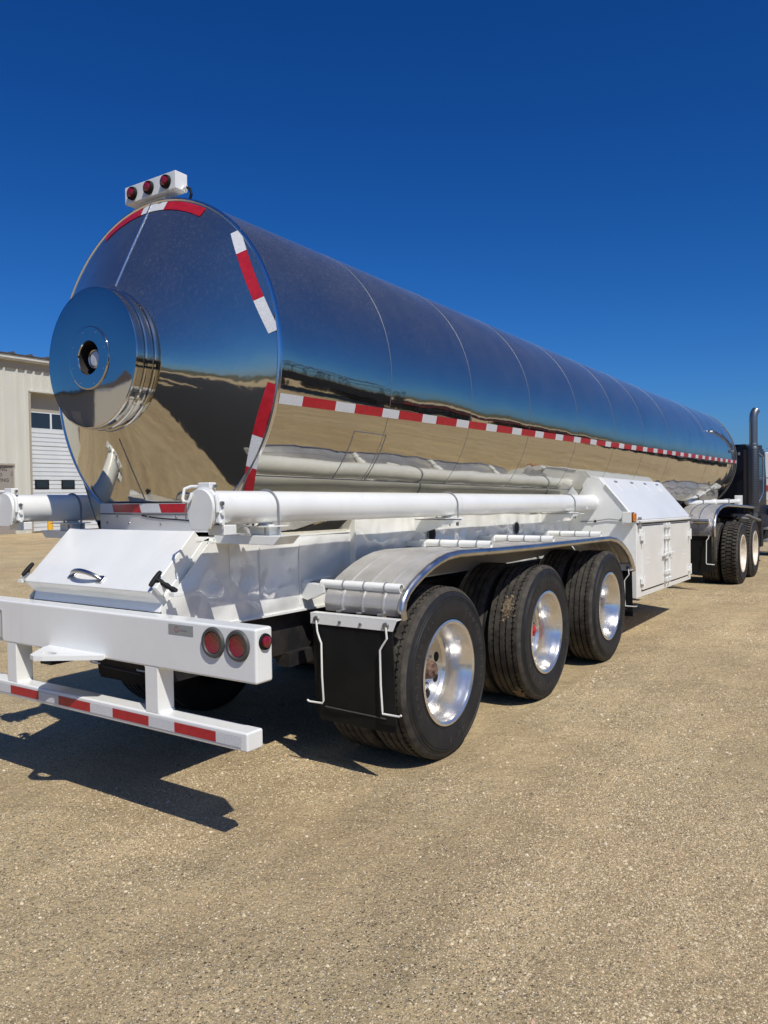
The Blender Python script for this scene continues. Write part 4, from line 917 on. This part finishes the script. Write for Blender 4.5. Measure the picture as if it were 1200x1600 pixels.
# ================================================================== METAL BUILDING on the left
BX = -19.6; BZ = 0.50
BL = thing('metal_building', 'beige corrugated metal workshop with white overhead door behind the tanker', 'building', (BX, 12, BZ))
def B(gobj): gobj.location = (-BX, -12, -BZ); return gobj
def wall_panel(y0, y1, z0, z1):
    g = G(); pitch = 0.30; prof = []
    y = y0
    while y < y1 - 1e-4:
        for dy, dx in ((0, 0), (0.11, 0.0), (0.14, 0.06), (0.18, 0.06), (0.21, 0.0)):
            if y + dy <= y1: prof.append((y + dy, dx))
        y += pitch
    prof.append((y1, 0.0))
    vs = [(BX + dx, yy, z) for yy, dx in prof for z in (z0, z1)]
    g.add(vs, [(2 * i, 2 * i + 1, 2 * i + 3, 2 * i + 2) for i in range(len(prof) - 1)])
    return B(g.obj('wall_panel', WALLM, BL, smooth=False))
DY0, DY1, DZT = 11.80, 16.1, 5.02
y = 3.4
EAVE = 5.70
segs = [(3.35, 4.25), (4.25, 5.15), (5.15, 6.05), (6.05, 6.95), (6.95, 7.85), (7.85, 8.75), (8.75, 9.65), (9.65, 10.17)]
for a, b in segs: wall_panel(a, b, BZ - 0.1, EAVE)
wall_panel(10.17, 11.19, 2.68, EAVE); wall_panel(11.19, DY0 - 0.04, BZ - 0.1, EAVE)
for k in range(5): wall_panel(DY0 - 0.04 + k * 0.9 * 0.9733, DY0 - 0.04 + (k + 1) * 0.9 * 0.9733, DZT + 0.05, EAVE)
y = DY1 + 0.04
while y < 34: wall_panel(y, y + 0.9, BZ - 0.1, EAVE); y += 0.9
B(G().box(BX - 12, BX - 0.45, 3.4, y, BZ - 0.1, EAVE - 0.05).obj('wall_core', TRIM, BL))
B(G().box(BX - 0.02, BX + 0.07, 3.3, y + 0.1, EAVE, 5.92).obj('eave_band', TRIM, BL))
B(G().box(BX - 0.02, BX + 0.22, 3.3, y + 0.1, 5.92, 5.97).obj('gutter', WALLM, BL))
B(G().box(BX - 0.02, BX + 0.26, 3.3, y + 0.1, 5.97, 6.07).obj('gutter', WALLM, BL))
B(G().prism([(BX + 0.30, 6.08), (BX + 0.30, 6.11), (BX - 6, 6.75), (BX - 12, 6.11), (BX - 12, 6.0)], 'y', 3.25, y + 0.15).obj('roof', ROOFM, BL))
yy = 3.3
while yy < y:
    B(G().prism([(yy - 0.06, 6.10), (yy + 0.06, 6.10), (yy + 0.02, 6.17), (yy - 0.02, 6.17)], 'x', BX - 0.6, BX + 0.31).obj('roof_rib', ROOFM, BL)); yy += 0.6
# overhead door
od = part('overhead_door', BL, (-BX, -12, -BZ))
G().box(BX - 0.30, BX - 0.28, DY0, DY1, DZT - 0.6, DZT).obj('header', TRIM, od)
G().box(BX - 0.30, BX + 0.03, DY0 - 0.06, DY0, BZ, DZT).obj('jamb', TRIM, od); G().box(BX - 0.30, BX + 0.03, DY1, DY1 + 0.06, BZ, DZT).obj('jamb', TRIM, od)
G().box(BX - 0.30, BX + 0.06, DY0 - 0.06, DY1 + 0.06, DZT, DZT + 0.05).obj('lintel', WALLM, od)
zz = BZ; k = 0
while zz < 4.40:
    h = 0.56; z1 = min(zz + h, 4.43)
    glazed = abs(zz - (BZ + 6 * 0.56)) < 0.01
    g = G()
    if not glazed:
        nsub = 4; dz = (z1 - zz) / nsub
        pr = []
        for i in range(nsub):
            a = zz + i * dz; pr += [(BX - 0.26, a + 0.012), (BX - 0.235, a + 0.03), (BX - 0.235, a + dz - 0.004), (BX - 0.26, a + dz)]
        vs = [(x, yv, z) for x, z in pr for yv in (DY0, DY1)]
        g.add(vs, [(2 * i, 2 * i + 1, 2 * i + 3, 2 * i + 2) for i in range(len(pr) - 1)])
        g.obj('door_panel', DOORW, od, smooth=False)
    else:
        n_ = 5; wv = (DY1 - DY0) / n_
        for z_a, z_b in ((zz, zz + 0.03), (z1 - 0.03, z1)): g.box(BX - 0.26, BX - 0.235, DY0, DY1, z_a, z_b)
        for i in range(n_ + 1): g.box(BX - 0.26, BX - 0.236, max(DY0, DY0 + i * wv - 0.03), min(DY1, DY0 + i * wv + 0.03), zz + 0.03, z1 - 0.03)
        g.obj('glazed_panel', DOORW, od, smooth=False)
        for i in range(n_): G().box(BX - 0.258, BX - 0.25, DY0 + i * wv + 0.03, DY0 + (i + 1) * wv - 0.03, zz + 0.03, z1 - 0.03).obj('window', GLASS, od)
    zz = z1; k += 1
for y0 in (12.03, 12.98, 13.93, 14.88):
    G().box(BX - 0.236, BX - 0.222, y0, y0 + 0.50, 1.90, 2.21).obj('window_frame', BLACK, od)
    G().box(BX - 0.224, BX - 0.216, y0 + 0.05, y0 + 0.45, 1.94, 2.17).obj('window', GLASS, od)
# door with stencilled words
md = part('entry_door', BL, (-BX, -12, -BZ))
G().box(BX - 0.06, BX + 0.0, 10.20, 11.14, BZ, 2.63).obj('door_leaf', MAND, md)
G().box(BX - 0.06, BX + 0.055, 10.15, 11.20, 2.64, 2.70).obj('door_frame', TRIM, md)
for a, b in ((10.15, 10.20), (11.14, 11.19)): G().box(BX - 0.06, BX + 0.03, a, b, BZ, 2.64).obj('door_frame', TRIM, md)
RX = Matrix(((0, 0, 1, 0), (1, 0, 0, 0), (0, 1, 0, 0), (0, 0, 0, 1)))
for body, z in (('SHIPPING', 2.47), ('AND', 2.30), ('RECEIVING', 2.13)):
    text_mesh('lettering', body, 0.155, INK, md, Matrix.Translation((BX + 0.003, 10.64, z)) @ RX, 0.002)
for z in (2.4, 1.5, 0.8): G().box(BX, BX + 0.02, 11.09, 11.13, z - 0.06, z + 0.06).obj('hinge', GALV, md)
# bollard and kerb stuff
bo = G().lathe([(0.0, 0.0), (0.085, 0.0), (0.085, 0.88), (0.07, 0.93), (0.03, 0.955), (0.0, 0.96)], (0, 0, 0), 'z', 20).obj('bollard', YEL); bo.location = (-18.6, 11.75, gz(-18.6, 11.75) - 0.02)
tag(bo, 'short yellow bollard guarding the overhead door of the beige workshop', 'bollard')
# small white utility box seen beside the left tube

# ================================================================== SURROUNDINGS mirrored in the polished steel
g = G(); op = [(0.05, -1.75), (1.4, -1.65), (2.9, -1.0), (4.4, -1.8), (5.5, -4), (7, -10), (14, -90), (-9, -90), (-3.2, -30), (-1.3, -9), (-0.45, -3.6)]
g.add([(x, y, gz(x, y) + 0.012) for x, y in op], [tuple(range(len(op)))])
struct(g.obj('dark_ground_sheet', DARKGND, fix=True))  # unseen near-black sheet, added and outlined for the dark area mirrored in the cone
SHW = mat('shop_siding_shade_grey', (0.30, 0.31, 0.31), 0.6); SHB = mat('shop_beige_siding', (0.52, 0.49, 0.41), 0.6)  # grey holds the shade of the long beige wall in its colour
sb = thing('shop_building', 'long low workshop with shade-grey long wall and beige end wall mirrored in the round end cover', 'building', (-16, -15, 0.2))
def SB(o): o.location = (16, 15, -0.2); return o
SB(G().box(-75, -30.0, -36, -22.0, 0.0, 6.6).obj('wall', SHW, sb))
SB(G().box(-30.0, -29.9, -36.0, -21.9, 0.0, 6.3).obj('end_wall', SHB, sb))
SB(G().prism([(-36.6, 6.5), (-21.5, 6.5), (-21.5, 6.7), (-29, 8.2), (-36.6, 6.7)], 'x', -75.3, -30.2).obj('roof', ROOFM, sb))
for x in (-38, -46, -54): SB(G().box(x, x + 4, -22.0, -21.95, 0.3, 4.2).obj('roller_door', SHB, sb))
# parked row beyond the yard, seen along the flank
DKT = mat('trailer_dark', (0.03, 0.03, 0.032), 0.6); REDT = mat('trailer_red', (0.35, 0.03, 0.03), 0.5); GRYT = mat('trailer_pale', (0.55, 0.55, 0.54), 0.5)
def yard_trailer(y0, L, m, hoops, name, label, group=None):
    t = thing(name, label, 'trailer', (12.5, y0 + L / 2, 0.1), group)
    P = lambda o: o
    G().box(-1.25, 1.25, -L / 2, L / 2, 1.05, 1.35).obj('deck', m, t)
    G().box(-1.2, 1.2, -L / 2, L / 2, 1.35, 2.1 if hoops else 1.5).obj('side_wall', DKT, t)
    if hoops:
        for k in range(7):
            yy = -L / 2 + 0.4 + k * (L - 0.8) / 6
            G().tube([(-1.2, yy, 2.1), (-1.2, yy, 2.9), (-0.8, yy, 3.4), (0, yy, 3.55), (0.8, yy, 3.4), (1.2, yy, 2.9), (1.2, yy, 2.1)], 0.05, 6).obj('hoop', DKT, t)
        G().tube([(-1.2, -L / 2 + 0.4, 2.9), (-1.2, L / 2 - 0.4, 2.9)], 0.04, 6).obj('rail', DKT, t)
    for yy in (-L / 2 + 1.2, -L / 2 + 2.4, L / 2 - 1.5):
        G().lathe([(0, -1.2), (0.5, -1.2), (0.52, -1.1), (0.52, 1.1), (0.5, 1.2), (0, 1.2)], (0, yy, 0.52), 'x', 16).obj('wheel_set', DKT, t)
    return t
for k, lab in enumerate(('dark hooped trailer mirrored at the rear end of the tank flank', 'dark hooped trailer mirrored between two others of its kind', 'dark hooped trailer mirrored next to the red flatbed')):
    yard_trailer(-9 + k * 9.0, 8.4, DKT, True, 'hooped_trailer', lab, 'hooped trailers in the distant row')
yard_trailer(18.5, 12, REDT, False, 'flatbed_trailer', 'red flatbed trailer mirrored beyond the dark hooped trailers', None)
yard_trailer(31.5, 12, DKT, False, 'flatbed_trailer', 'dark flatbed trailer mirrored beside the red one', None)
yard_trailer(44.5, 13, GRYT, False, 'flatbed_trailer', 'pale flatbed trailer mirrored near the front of the tank', None)
yard_trailer(58.5, 13, DKT, False, 'flatbed_trailer', 'dark flatbed trailer last in the mirrored row', None)
# low rolling hills round the yard
HILL = mat('dry_hills', (0.10, 0.10, 0.06), 0.95, 0, 0.2)
g = G(); NH = 180; vs = []
for ring, (rr_, hh) in enumerate(((260, -1), (330, 0.6), (420, 1.0), (600, -2))):
    for k in range(NH):
        a = 2 * PI * k / NH; h = hh * (9 + 3.5 * math.sin(3 * a + 1) + 2.5 * math.sin(7 * a) + 1.2 * math.sin(17 * a + 2)) if hh > 0 else hh
        vs.append((rr_ * math.cos(a), rr_ * math.sin(a), h))
g.add(vs, [(i * NH + k, i * NH + (k + 1) % NH, (i + 1) * NH + (k + 1) % NH, (i + 1) * NH + k) for i in range(3) for k in range(NH)])
struct(g.obj('hills', HILL))
# white truck standing behind the tractor at the right edge
pt_ = thing('parked_truck', 'white truck with a red stripe partly hidden behind the exhaust stack', 'truck', (1.0, 38, 0.0))
G().box(-2.4, 2.0, -3, 3, 1.0, 3.15).obj('body', mat('truck_white', (0.75, 0.76, 0.76), 0.4), pt_, bevel=0.05)
G().box(-2.41, 2.01, -3.02, -2.99, 1.45, 1.7).obj('stripe', mat('truck_red', (0.5, 0.05, 0.04), 0.5), pt_)
G().box(-2.2, 1.9, -2.9, 2.9, 0.55, 1.0).obj('underframe', DARK, pt_)
for x in (-1.9, 1.6): G().lathe([(0, -0.15), (0.5, -0.15), (0.5, 0.15), (0, 0.15)], (x, -2.0, 0.5), 'x', 20).obj('wheel', RUBBER, pt_)
